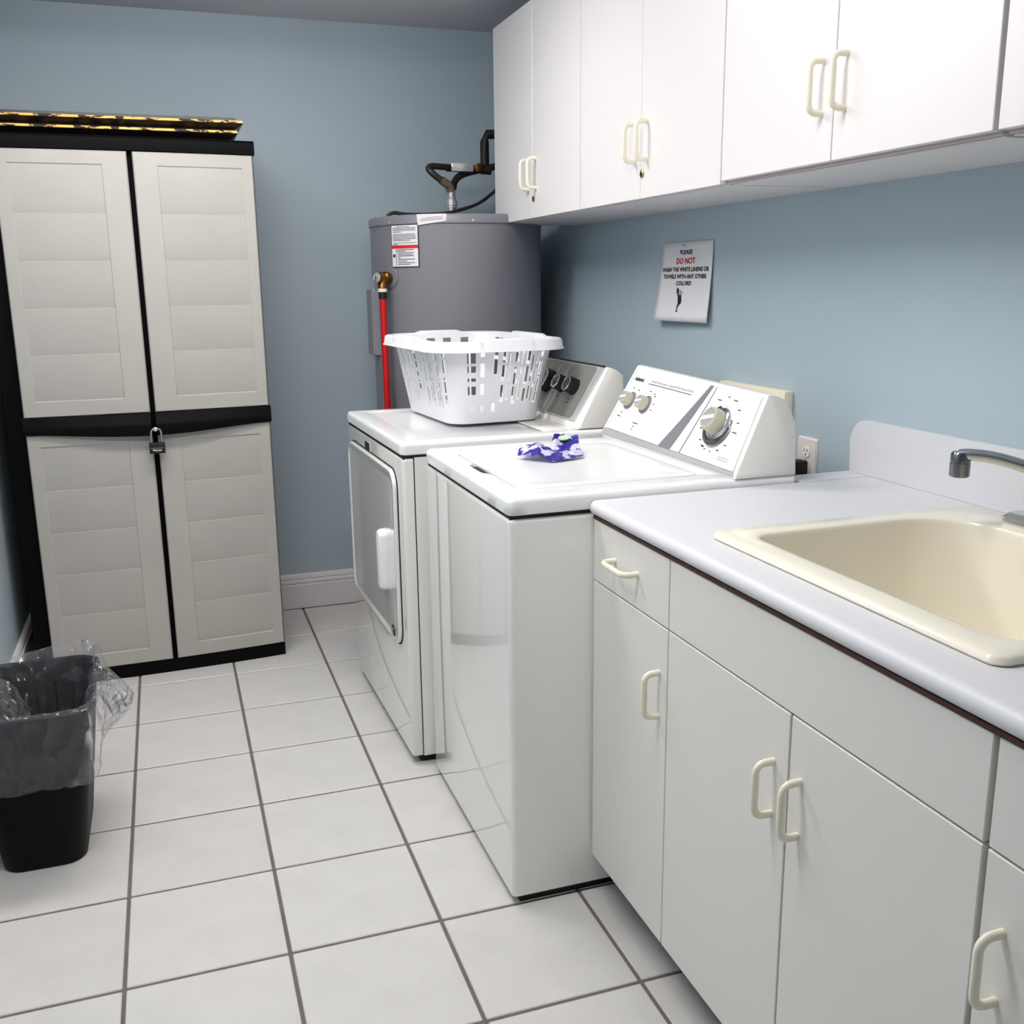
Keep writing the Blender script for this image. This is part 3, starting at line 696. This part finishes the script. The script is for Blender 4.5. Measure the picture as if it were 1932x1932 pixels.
t = thing('snack_wrapper', 'crumpled purple and white plastic wrapper lying on the washer lid', 'wrapper', (0.44, -1.56, ZL))
wr = obj('foil', bm, m_purple, t, 0)
md = wr.modifiers.new('s', 'SOLIDIFY'); md.thickness = 0.0006
bm = new(); fg = frame3((0.472, -1.533, ZL+0.029), (0.04, 0.0, 0.004), (0.006, 0.03, 0.019))
slab(bm, fg, [(0.016*math.cos(2*PI*k/16)+0.008, 0.009*math.sin(2*PI*k/16)+0.016) for k in range(16)], 0.001, 0.0042); obj('printed_oval', bm, m_green, t, 0, label='pale green oval print')

# ================================================================ WATER HEATER
HC = (0.640, 0.018); HR = 0.335
t = thing('water_heater', 'grey cylindrical electric water heater in the far corner with a red side pipe', 'water heater', (HC[0], HC[1], 0))
bm = new(); lathe(bm, [(HR-0.01, 0.0), (HR-0.002, 0.02), (HR-0.002, 1.592), (HR-0.01, 1.594)], (HC[0], HC[1], 0), n=72); obj('tank', bm, m_tank, t, 40)
bm = new(); lathe(bm, [(HR, 1.588), (HR+0.003, 1.590), (HR+0.003, 1.614), (HR-0.002, 1.621), (HR-0.012, 1.623), (0.10, 1.626), (0.02, 1.626)], (HC[0], HC[1], 0), n=72); obj('cap', bm, m_tank, t, 40)
for a in (-152, -95, -38):
    a = math.radians(a); n = Vector((math.cos(a), math.sin(a), 0)); p = Vector((HC[0], HC[1], 1.598))+n*(HR+0.002)
    bm = new(); lathe(bm, [(0.005, 0), (0.0045, 0.003), (0.002, 0.004)], p, n, 12); obj('screw', bm, m_silver, t, 30)
def cylpt(a, z, off=0.0):
    a = math.radians(a); return Vector((HC[0]+(HR+off)*math.cos(a), HC[1]+(HR+off)*math.sin(a), z))
def cyl_patch(bm, a0, a1, z0, z1, off, n=8, tilt=0.0, thick=0.0006):
    lo = [cylpt(a0+(a1-a0)*k/n, z0+tilt*k/n, off) for k in range(n+1)]; hi = [cylpt(a0+(a1-a0)*k/n, z1+tilt*k/n, off) for k in range(n+1)]
    lv = [bm.verts.new(p) for p in lo]; hv = [bm.verts.new(p) for p in hi]
    for k in range(n): bm.faces.new((lv[k], lv[k+1], hv[k+1], hv[k]))
A0, A1, Z0, Z1 = -150.5, -130.0, 1.440, 1.586
bm = new(); cyl_patch(bm, A0-0.5, A1+0.5, Z0-0.003, Z1+0.003, 0.0004); lb = obj('warning_label', bm, m_ink, t, 40, label='white warning label with black border and red band')
bm = new(); cyl_patch(bm, A0+0.1, A1-0.1, Z0, Z1, 0.0012); obj('label_sheet', bm, m_paper, lb, 40)
bm = new(); cyl_patch(bm, A0+0.1, A1-0.1, 1.504, 1.516, 0.0018); obj('red_band', bm, m_inkr, lb, 40)
bm = new()
def pz(f): return Z1-f*(Z1-Z0)
rl = random.Random(3)
cyl_patch(bm, -146, -136, pz(0.035), pz(0.025), 0.0019)
for f in (0.06, 0.09, 0.12, 0.21, 0.24, 0.27, 0.30, 0.33, 0.42):
    cyl_patch(bm, -149.3, -131.2-rl.random()*0.8, pz(f+0.010), pz(f), 0.0019)
for f, e in ((0.155, -142), (0.36, -135.5), (0.455, -145)): cyl_patch(bm, -149.3, e, pz(f+0.012), pz(f), 0.0019)
for f, s, e in ((0.585, -146.3, -133), (0.62, -146.3, -139), (0.66, -145.5, -132.8), (0.70, -145.5, -134), (0.735, -145.2, -133), (0.775, -145.5, -143), (0.815, -145.5, -132.3), (0.86, -145.5, -138), (0.90, -145.5, -132.4), (0.94, -145.5, -136)):
    cyl_patch(bm, s, e, pz(f+0.014), pz(f), 0.0019)
cyl_patch(bm, -146.9, -146.6, pz(0.98), pz(0.58), 0.0019); cyl_patch(bm, -149.5, -147.6, pz(0.77), pz(0.70), 0.0019)
o = obj('label_print', bm, m_ink, lb, 40); o['kind'] = 'stuff'
bm = new(); n = 8
lo = [(cylpt(-129.5+18*k/n, 1.583+0.014*k/n, 0.0036)) for k in range(n+1)]; hi = [(cylpt(-130.2+19*k/n, 1.6215, 0.0042)) for k in range(n+1)]
lv = [bm.verts.new(p) for p in lo]; hv = [bm.verts.new(p) for p in hi]
for k in range(n): bm.faces.new((lv[k], lv[k+1], hv[k+1], hv[k]))
tp = obj('paper_tag', bm, m_paper, t, 40, label='small white paper tag taped to the rim')
bm = new()
for f in (0.25, 0.45, 0.7): cyl_patch(bm, -127.8, -113.5, 1.592+f*0.02, 1.5932+f*0.02, 0.0052, tilt=0.006)
o = obj('tag_print', bm, m_inkg, tp, 0); o['kind'] = 'stuff'
# side access panel at the left silhouette
bm = new(); prof = []
for z0, z1, off in ((1.10, 1.362, 0.022),):
    rings = []
    for k in range(9):
        a = -196+27*k/8
        o_ = off if 0 < k < 8 else 0.0
        rings.append([cylpt(a, z0, -0.004), cylpt(a, z0+0.012, o_), cylpt(a, z1-0.006, o_), cylpt(a, z1, -0.004)])
    loft(bm, rings)
obj('access_panel', bm, m_tank, t, 30)
# relief valve and red pipe
va = -153; ndir = Vector((math.cos(math.radians(va)), math.sin(math.radians(va)), 0)); tang = Vector((-ndir.y, ndir.x, 0))
vp = cylpt(va, 1.402, 0.0)
bm = new(); lathe(bm, [(0.040, -0.002), (0.038, 0.002), (0.02, 0.003)], vp, ndir, 28); obj('escutcheon', bm, m_tank, t, 30)
bm = new(); lathe(bm, [(0.016, 0.0), (0.016, 0.012), (0.021, 0.016), (0.022, 0.030), (0.017, 0.034), (0.016, 0.048), (0.021, 0.052), (0.021, 0.062), (0.012, 0.064)], vp, ndir, 20); val = obj('relief_valve', bm, m_brass, t, 40, label='brass relief valve')
pc = vp+ndir*0.041
bm = new(); lathe(bm, [(0.015, 0), (0.016, -0.03), (0.017, -0.032), (0.017, -0.042)], pc, (0, 0, 1), 16); obj('valve_outlet', bm, m_brass, val, 40)
vc = vp+ndir*0.066
bm = new(); lathe(bm, [(0.019, -0.002), (0.018, 0.002), (0.008, 0.0035)], vc, ndir, 24); obj('valve_cap', bm, m_silver, val, 30)
bm = new(); tube(bm, [vc+Vector((0, 0, 0.005)), vc+ndir*0.012+Vector((0, 0, 0.007)), vc+ndir*0.016+Vector((0, 0, -0.01)), vc+ndir*0.017+Vector((0, 0, -0.05))], 0.003, 8); obj('valve_lever', bm, m_chrome, val, 40)
bm = new(); lathe(bm, [(0.0165, -0.038), (0.017, -0.040), (0.017, -0.052), (0.0155, -0.053)], pc, (0, 0, 1), 18); obj('pipe_tape', bm, m_whitep, t, 40)
bm = new(); lathe(bm, [(0.0150, -0.052), (0.0150, -0.076), (0.013, -0.077)], pc, (0, 0, 1), 18); obj('pipe_collar', bm, m_blackm, t, 40)
bm = new(); tube(bm, [pc+Vector((0, 0, -0.07)), pc+Vector((0.002, 0, -0.6)), pc+Vector((0.004, 0.0, -1.25))], 0.0118, 14); obj('discharge_pipe', bm, m_red, t, 60, label='red discharge pipe')
# top plumbing
def nipple(x, y, z0, z1):
    bm = new(); lathe(bm, [(0.0105, 0), (0.0105, (z1-z0)*0.36), (0.0155, (z1-z0)*0.37), (0.0155, (z1-z0)*0.43), (0.018, (z1-z0)*0.45), (0.018, (z1-z0)*0.62), (0.0135, (z1-z0)*0.64), (0.0145, (z1-z0)*0.70), (0.0105, (z1-z0)*0.72), (0.0105, z1-z0)], (x, y, z0), n=8); return obj('pipe_fitting', bm, m_silver, t, 25)
nipple(0.620, 0.0, 1.622, 1.732)
nipple(0.652, 0.09, 1.622, 1.742)
def hose(pts, r, ribs=None, m=None, k=6, name='flexible_hose'):
    bm = new(); P = smooth_path(pts, k); tube(bm, P, r, 10, rad=(lambda s: r*(1+0.07*math.sin(s*ribs))) if ribs else None); return obj(name, bm, m or m_hose, t, 50)
hose([(0.620, 0.0, 1.722), (0.616, 0.0, 1.737), (0.606, -0.002, 1.748), (0.580, -0.004, 1.764)], 0.0165, name='hose_sleeve', m=mat('brown_tape', (96, 78, 62), 0.6))
hose([(0.604, 0.0, 1.750), (0.575, 0.0, 1.768), (0.547, 0.0, 1.789), (0.536, 0.01, 1.806), (0.552, 0.02, 1.816), (0.60, 0.04, 1.817), (0.64, 0.06, 1.818)], 0.0125)
hose([(0.654, 0.09, 1.738), (0.658, 0.09, 1.762), (0.676, 0.09, 1.786), (0.712, 0.09, 1.802), (0.77, 0.09, 1.815), (0.86, 0.09, 1.835), (1.0, 0.09, 1.86), (1.076, 0.09, 1.87)], 0.0135, ribs=330, k=24)
bm = new(); box(bm, (0.636, 0.044, 1.802), (0.728, 0.078, 1.836), 0.006, 2); obj('shutoff_valve', bm, m_silver, t, 40, label='grey shutoff valve body')
bm = new(); tube(bm, [(0.62, 0.06, 1.816), (0.74, 0.06, 1.814), (0.80, 0.06, 1.812)], 0.017, 12, rad=lambda s: 0.014+0.006*(s > 0.8)); obj('valve_pipe', bm, m_blackm, t, 40)
bm = new(); lathe(bm, [(0.016, 0), (0.016, 0.01), (0.009, 0.012)], (0.746, 0.043, 1.818), (0, -1, 0), 16); obj('valve_nut', bm, m_brass, t, 40)
bm = new(); tube(bm, [(0.79, 0.10, 1.80), (0.79, 0.10, 1.92), (0.80, 0.10, 1.95), (1.076, 0.10, 1.96)], 0.018, 12); obj('supply_pipe', bm, m_blackm, t, 50)
bm = new(); tube(bm, smooth_path([(0.350, -0.07, 1.626), (0.375, -0.07, 1.637), (0.42, -0.06, 1.634), (0.52, -0.04, 1.634), (0.60, -0.02, 1.643), (0.68, 0.0, 1.662), (0.74, 0.02, 1.684), (0.80, 0.04, 1.722), (0.9, 0.05, 1.80), (1.076, 0.05, 1.86)], 8), 0.0065, 8, rad=lambda s: 0.0065*(1+0.08*math.sin(s*420))); obj('cable_conduit', bm, m_hose, t, 50)

# ================================================================ STORAGE CABINET
CX0, CX1 = -0.940, -0.137
def fy_(x):
    s = (CX1-x)/(CX1-CX0); return -0.184-0.036*s-0.016*4*s*(1-s)
t = thing('storage_cabinet', 'tall taupe and black plastic storage cabinet with two doors against the far wall', 'cabinet', (-0.54, 0.07, 0))
def front_strip(x0, x1, z0, z1, d0, d1, n=14):
    # closed solid following the bowed front from depth d0 (in front of it) back to d1 behind it
    bm = new(); rings = []
    for k in range(n+1):
        x = x0+(x1-x0)*k/n; y = fy_(x)
        rings.append([(x, y+d1, z0), (x, y-d0, z0), (x, y-d0, z1), (x, y+d1, z1)])
    loft(bm, rings); return bm
bm = new(); rings = []
for k in range(15):
    x = CX0-0.058+(CX1+0.004-CX0+0.058)*k/14; rings.append([(x, 0.325, 0.0), (x, fy_(x)+0.022, 0.0), (x, fy_(x)+0.022, 1.83), (x, 0.325, 1.83)])  # left overhang: black frame widened to take in the shade beside the wall
loft(bm, rings); obj('body', bm, m_black, t, 40)
obj('plinth', front_strip(CX0-0.050, CX1+0.002, 0.0, 0.047, 0.004, 0.03), m_black, t, 40)
bm = new(); rings = []
for k in range(15):
    x = CX0-0.064+(CX1+0.008-CX0+0.064)*k/14; y = fy_(x)-0.008
    rings.append([(x, 0.33, 1.815), (x, y, 1.815), (x, y-0.002, 1.835), (x, y, 1.852), (x, y+0.008, 1.860), (x, 0.33, 1.860)])
loft(bm, rings); obj('top', bm, m_black, t, 30)
mid = -0.533; gp = 0.0085
def door_panel(x0, x1, z0, z1, fx0, fx1, nz):
    # skin with a recessed field of lapped strips
    xs = [x0, x0+0.004, fx0-0.003, fx0]+[fx0+(fx1-fx0)*k/8 for k in range(1, 8)]+[fx1, fx1+0.003, x1-0.004, x1]
    zst = [(z0, -0.006, 0), (z0+0.004, 0, 0)]
    f0, f1 = z0+0.055, z1-0.045
    h = (f1-f0)/nz
    zst += [(f0-0.003, 0, 0)]
    for k in range(nz):
        zst += [(f0+k*h, 0, 1), (f0+k*h+0.020, 0.0, 2), (f0+(k+1)*h-0.001, 0, 3)]
    zst += [(f1+0.003, 0, 0), (z1-0.004, 0, 0), (z1, -0.006, 0)]
    bm = new(); rows = []
    for z, d, kind in zst:
        r = []
        for i, x in enumerate(xs):
            dep = d
            if i in (0, len(xs)-1): dep = -0.006
            infield = 3 <= i <= len(xs)-4
            if kind and infield: dep += {1: -0.0060, 2: -0.0020, 3: -0.0032}[kind]
            r.append(bm.verts.new((x, fy_(x)-0.010-dep, z)))
        rows.append(r)
    for a, b in zip(rows[:-1], rows[1:]):
        for i in range(len(xs)-1): bm.faces.new((a[i], a[i+1], b[i+1], b[i]))
    # back skin
    bk = [[bm.verts.new((x, fy_(x)+0.012, z)) for x in (x0, x1)] for z in (z0, z1)]
    bm.faces.new((bk[0][0], bk[1][0], bk[1][1], bk[0][1]))
    bm.faces.new([rows[0][i] for i in range(len(xs))]+[bk[0][1], bk[0][0]]); bm.faces.new([rows[-1][i] for i in range(len(xs))][::-1]+[bk[1][0], bk[1][1]])
    bm.faces.new([r[0] for r in rows][::-1]+[bk[0][0], bk[1][0]]); bm.faces.new([r[-1] for r in rows]+[bk[1][1], bk[0][1]])
    return bm
for k, (x0, x1) in enumerate(((CX0, mid-gp), (mid+gp, CX1))):
    dr = obj('door', front_strip(x0+0.003, x1-0.003, 0.05, 1.812, 0.0, 0.02), m_black, t, 40)
    fx0, fx1 = (x0+0.042, x1-0.080) if k == 0 else (x0+0.078, x1-0.040)
    obj('upper_door_panel', door_panel(x0, x1, 0.955, 1.812, fx0, fx1, 5), m_taupe, dr, 12, label='taupe lapped upper door panel')
    obj('lower_door_panel', door_panel(x0, x1, 0.050, 0.899, fx0, fx1, 5), m_taupe, dr, 12, label='taupe lapped lower door panel')
    bm = new(); rings = []
    n = 16
    for q in range(n+1):
        x = x0-(0.006 if k == 0 else 0)+(x1-x0+0.006)*q/n; s = (x-CX0)/(CX1-CX0); b = max(0, math.sin(PI*max(0, min(1, s))))**1.4
        y = fy_(x)-0.008; zb = 0.899-0.020*b
        rings.append([(x, y+0.008, 0.955), (x, y-0.004, 0.954), (x, y-0.010-0.026*b, 0.923), (x, y-0.012-0.026*b, 0.916), (x, y-0.010-0.022*b, zb), (x, y-0.002, zb-0.001), (x, y+0.008, zb+0.004)])
    loft(bm, rings); obj('handle_rail', bm, m_black, dr, 30, label='bowed black pull rail')
# padlock
py = fy_(mid)-0.044
t = thing('padlock', 'small black and steel padlock hanging on the storage cabinet door rail', 'padlock', (-0.529, py, 0.822))
bm = box(new(), (-0.5545, py-0.013, 0.818), (-0.5025, py+0.013, 0.855), 0.003, 2); pb = obj('lock_body', bm, m_blackm, t, 35)
bm = new(); pts = []
for k in range(13):
    a = PI*k/12; pts.append((-0.5285-0.0165*math.cos(a), py+0.004, 0.888+0.0165*math.sin(a)))
tube(bm, [(-0.545, py+0.004, 0.852)]+pts+[(-0.512, py+0.004, 0.852)], 0.0042, 10); obj('shackle', bm, m_chrome, t, 50, label='steel shackle')
bm = new(); lathe(bm, [(0.0075, 0), (0.007, 0.004), (0.003, 0.006)], (-0.5295, fy_(mid)-0.044, 0.901), (0, -1, 0), 16); obj('hasp_pin', bm, m_silver, t, 30)
fp = (Vector((-0.5285, py-0.0133, 0.836)), Vector((1, 0, 0)), Vector((0, 0, 1)), Vector((0, -1, 0)))
obj('lettering', text_bm('Master', 0.0095, fp, 0.0, -0.009, 0.0004, width=0.030, align='CENTER', bold=0.0002), m_paper, pb, 0)
bm = new(); quad(bm, fp, -0.021, 0.0005, 0.021, 0.0018, 0.0004); obj('silver_line', bm, m_silver, pb, 0)

# ================================================================ PICTURE FRAMES
def frame_thing(label, x0, x1, y0, y1, z0, lip):
    cx, cy, hw, hh = (x0+x1)/2, (y0+y1)/2, (x1-x0)/2, (y1-y0)/2
    t = thing('picture_frame', label, 'picture frame', (cx, cy, z0), 'picture frames lying on the storage cabinet')
    def rc(o, z): return [(cx-hw+o, cy-hh+o, z), (cx+hw-o, cy-hh+o, z), (cx+hw-o, cy+hh-o, z), (cx-hw+o, cy+hh-o, z)]
    bm = new(); loft(bm, [rc(0.075, z0), rc(0.026, z0), rc(0.024, z0+0.004), rc(0.002, z0+0.019), rc(0.0, z0+0.021), rc(0.07, z0+0.0215)], True, True); obj('moulding', bm, m_framew, t, 0)
    bm = new(); loft(bm, [rc(0.0005, z0+0.0205), rc(-0.0005, z0+0.022), rc(0.002, z0+0.0290), rc(0.010, z0+0.0300), rc(0.012, z0+0.0205)], False, False); obj('gilt_edge', bm, m_gold, t, 0, label='worn gold leaf edge')
    if lip:
        bm = new(); loft(bm, [rc(0.020, z0+0.0215), rc(0.022, z0+0.040), rc(0.034, z0+0.042), rc(0.06, z0+0.028), rc(0.062, z0+0.0215)], False, False); obj('inner_moulding', bm, m_framew, t, 0)
        bm = new(); loft(bm, [rc(0.06, z0+0.0215), rc(0.06, z0+0.0235)]); obj('backing_board', bm, m_framew, t, 0)
frame_thing('black and gold picture frame lying directly on the cabinet top, lower one of two', -0.955, -0.181, -0.205, 0.28, 1.8605, False)
frame_thing('black and gold picture frame with raised lip, upper one of the two stacked', -0.940, -0.162, -0.215, 0.27, 1.8915, True)

# ================================================================ WASTE BIN AND LINER
TC = Vector((-0.858, -1.298, 0))
t = thing('waste_bin', 'black plastic waste bin on the floor by the left wall', 'bin', TC)
def tb(v, o=0.0):
    return 0.095+0.046*v+o, 0.160+0.040*v+o, 0.050+0.012*v
def tring(v, z, o=0.0, N=96):
    hw, hh, r = tb(v, o); return [(TC.x+a, TC.y+b, z) for a, b in rr_even(hw, hh, r, N)]
bm = new(); loft(bm, [tring(0, 0.004, -0.012), tring(0, 0.0, -0.004), tring(0.01, 0.006, 0.0), tring(0.5, 0.20), tring(1, 0.395), tring(1, 0.397, 0.006), tring(1, 0.408, 0.008), tring(1, 0.411, 0.003), tring(1, 0.405, -0.003), tring(0.5, 0.20, -0.005), tring(0.03, 0.012, -0.006)], True, True)
obj('bin_body', bm, m_can, t, 40)
t2 = thing('bin_liner', 'clear plastic bag lining the black waste bin, draped over its rim', 'bag', TC+Vector((0, 0, 0.02)))
bm = new(); NN = 160; rings = []
def wr_(i, v, amp, fr):
    a = 2*PI*i/NN; return amp*(noise.noise(Vector((math.cos(a)*fr, math.sin(a)*fr, v*2.2)))+0.5*noise.noise(Vector((math.cos(a)*fr*3, math.sin(a)*fr*3, v*4+5))))
def bulge(i, z):
    # the loose side puffs out towards the aisle (+x), a little towards the camera
    x = i/NN; d = abs(((x-0.24+0.5) % 1.0)-0.5)
    return math.exp(-(d/0.085)**2)*math.exp(-((z-0.345)/(0.07 if z > 0.345 else 0.042))**2)
stations = [('in', 0.05, -0.02), ('in', 0.12, -0.014), ('in', 0.20, -0.012), ('in', 0.28, -0.012), ('in', 0.34, -0.012), ('in', 0.38, -0.010), ('in', 0.400, -0.006), ('top', 0.416, -0.001), ('top', 0.4195, 0.006), ('out', 0.415, 0.012),
            ('out', 0.402, 0.0135), ('out', 0.38, 0.014), ('out', 0.355, 0.016), ('out', 0.33, 0.018), ('out', 0.305, 0.019), ('out', 0.28, 0.020), ('out', 0.26, 0.022), ('out', 0.245, 0.024), ('out', 0.24, 0.020)]
for kind, z, o in stations:
    v = z/0.40; hw, hh, r = tb(min(v, 1.02), o); pts = rr_even(hw, hh, r, NN); rg = []
    for i, (a, b) in enumerate(pts):
        L = math.hypot(a, b); zz = z
        if kind == 'in': w = -abs(wr_(i, v, 0.045*(1.05-v*0.75), 7.0)); zz += wr_(i, v+3, 0.01, 5)*(0.4 if z < 0.39 else 0.1)
        elif kind == 'top': w = 0.2*wr_(i, v, 0.004, 9); zz += 0.006*abs(noise.noise(Vector((i*0.21, 1.7, 0))))+0.030*max(0, math.cos(2*PI*(i/NN-0.40)))**3
        else:
            s = (0.415-z)/0.175
            w = abs(wr_(i, v*0.45, 0.006*s+0.003, 3.6))+0.082*bulge(i, z); zz += wr_(i, 2, 0.008, 3)*s-0.018*s*math.cos(2*PI*(i/NN-0.0))+0.02*s*bulge(i, 0.335)
        k = 1+w/L; rg.append((TC.x+max(a*k, -0.185), TC.y+b*k, zz))
    rings.append(rg)
loft(bm, rings, True, False); obj('film', bm, m_film, t2, 60)
bm = new()   # loose flap of film folded into the bin
fl_rows = []
for k in range(9):
    s = k/8; row = []
    for q in range(9):
        u = q/8
        p = Vector((-0.985+0.105*s+0.010*u, -1.44+0.22*u-0.02*s, 0.418-0.085*s**1.5+0.03*u*(1-s)))
        p += Vector((0.010*noise.noise(p*28), 0.008*noise.noise(p*31+Vector((4, 0, 0))), 0.010*noise.noise(p*24+Vector((0, 7, 0)))))
        row.append(bm.verts.new(p))
    fl_rows.append(row)
for a, b in zip(fl_rows[:-1], fl_rows[1:]):
    for i in range(8): bm.faces.new((a[i], a[i+1], b[i+1], b[i]))
obj('loose_flap', bm, m_film, t2, 60)

# ================================================================ WALL SIGN
SW, SH = 0.322, 0.240
sg = frame3((XR-0.0015, -0.895, 1.255), (0, -1, 0), (0, 0, 1)); sg = (Vector((XR-0.0015, -0.898, 1.2545)), Vector((0, -1, 0)), Vector((0, 0, 1)), Vector((-1, 0, 0)))
def curl(u, v):
    s = max(0.0, 1-v/SH); return 0.002+0.030*s**1.6*(1-0.45*u/SW)
t = thing('wall_sign', 'white paper notice with red DO NOT lettering pinned on the blue right wall', 'sign', (XR, -1.06, 1.37))
bm = new(); n = 14; vv = [[bm.verts.new(onf(sg, SW*i/n, SH*j/n, curl(SW*i/n, SH*j/n))) for i in range(n+1)] for j in range(n+1)]
for j in range(n):
    for i in range(n): bm.faces.new((vv[j][i], vv[j][i+1], vv[j+1][i+1], vv[j+1][i]))
pp = obj('paper', bm, m_paper, t, 40); md = pp.modifiers.new('s', 'SOLIDIFY'); md.thickness = 0.0004; md.offset = 0
for s, f, h, w, m, bo in (('PLEASE', 0.150, 0.0175, 0.078, m_ink, 0.0007), ('DO NOT', 0.270, 0.0245, 0.118, m_inkr, 0.0009), ('WASH THE WHITE LINENS OR', 0.366, 0.0175, 0.292, m_ink, 0.0007), ('TOWELS WITH ANY OTHER', 0.455, 0.0175, 0.270, m_ink, 0.0007), ('COLORS!', 0.540, 0.0175, 0.094, m_ink, 0.0007)):
    obj('lettering', text_bm(s, h, sg, SW/2, SH*(1-f), 0.0009, width=w, bold=bo, align='CENTER', warp=curl), m, pp, 0)
def flat(pts, m, nm, n=0.0010):
    bm = new(); bm.faces.new([bm.verts.new(onf(sg, SW*(0.40+a*0.85), SH*b, n+curl(SW*0.44, SH*b))) for a, b in pts]); return obj(nm, bm, m, pp, 0)
flat([(-0.02, 0.418), (0.005, 0.425), (0.03, 0.415), (0.035, 0.39), (0.03, 0.37), (0.04, 0.345), (0.055, 0.335), (0.04, 0.325), (0.015, 0.33), (-0.01, 0.36), (-0.02, 0.39)], m_ink, 'printed_figure_hair')
flat([(0.04, 0.40), (0.09, 0.395), (0.12, 0.37), (0.115, 0.345), (0.09, 0.335), (0.055, 0.335), (0.04, 0.36)], m_skin, 'printed_figure_shirt')
flat([(0.015, 0.335), (0.10, 0.338), (0.115, 0.29), (0.12, 0.235), (0.07, 0.20), (0.055, 0.17), (0.052, 0.148), (0.062, 0.13), (0.05, 0.118), (0.02, 0.118), (0.018, 0.13), (0.036, 0.148), (0.03, 0.18), (0.045, 0.23), (0.03, 0.29)], m_ink, 'printed_figure_legs')
bm = new(); lathe(bm, [(0.005, 0), (0.005, 0.002), (0.002, 0.006), (0.0035, 0.009)], onf(sg, SW*0.47, SH*0.958, 0.002), (-1, 0, 0), 12); obj('push_pin', bm, m_silver, t, 30)

# ================================================================ OUTLET, PLUG, UTILITY BOX
t = thing('wall_outlet', 'white electrical outlet low on the blue wall beside the washer console', 'outlet', (XR, -1.729, 0.925))
op = (Vector((XR, -1.729, 0.925)), Vector((0, -1, 0)), Vector((0, 0, 1)), Vector((-1, 0, 0)))
bm = new(); loft(bm, [[onf(op, a, b, n) for a, b in rrect(0.041-o, 0.0575-o, 0.004, 3)] for o, n in ((0, 0.0), (0, 0.003), (0.003, 0.007))]); pl = obj('cover_plate', bm, m_outlet, t, 30)
for zz in (0.021, -0.021):
    o1 = (onf(op, 0, zz), op[1], op[2], op[3])
    pts = [(0.0165*math.cos(2*PI*k/24), max(-0.0135, min(0.0135, 0.0165*math.sin(2*PI*k/24)))) for k in range(24)]
    bm = new(); slab(bm, o1, pts, 0.006, 0.0092); rc_ = obj('receptacle', bm, m_conw, pl, 30)
    for du in (-0.0062, 0.0062): bm = new(); slab(bm, o1, [(du-0.0012, 0.0), (du+0.0012, 0.0), (du+0.0012, 0.0075), (du-0.0012, 0.0075)], 0.009, 0.0095); obj('slot', bm, m_blackm, rc_, 0)
    bm = new(); slab(bm, o1, [(0.0026*math.cos(2*PI*k/10), -0.0072+0.0026*math.sin(2*PI*k/10)) for k in range(10)], 0.009, 0.0095); obj('ground_hole', bm, m_blackm, rc_, 0)
bm = new(); lathe(bm, [(0.003, 0.006), (0.0028, 0.0085), (0.001, 0.009)], onf(op, 0, 0), (-1, 0, 0), 12); obj('screw', bm, m_silver, pl, 30)
t = thing('power_plug', 'black power plug in the lower socket of the wall outlet', 'plug', onf(op, 0, -0.021, 0.01))
bm = new(); box(bm, (XR-0.050, -1.744, 0.886), (XR-0.0095, -1.708, 0.925), 0.005, 2); obj('plug_body', bm, m_blackm, t, 35)
bm = new(); tube(bm, smooth_path([(XR-0.045, -1.72, 0.892), (XR-0.06, -1.715, 0.86), (XR-0.05, -1.69, 0.80), (XR-0.03, -1.66, 0.70), (XR-0.03, -1.65, 0.45)], 5), 0.004, 8); obj('cord', bm, m_blackm, t, 50)
t = thing('utility_box', 'cream plastic plate on the blue wall behind the washer console', 'wall box', (XR, -1.485, 0.97))
bm = new(); box(bm, (XR-0.028, -1.652, 0.86), (XR, -1.320, 1.094), 0.004, 2); obj('cover', bm, m_cream, t, 35)
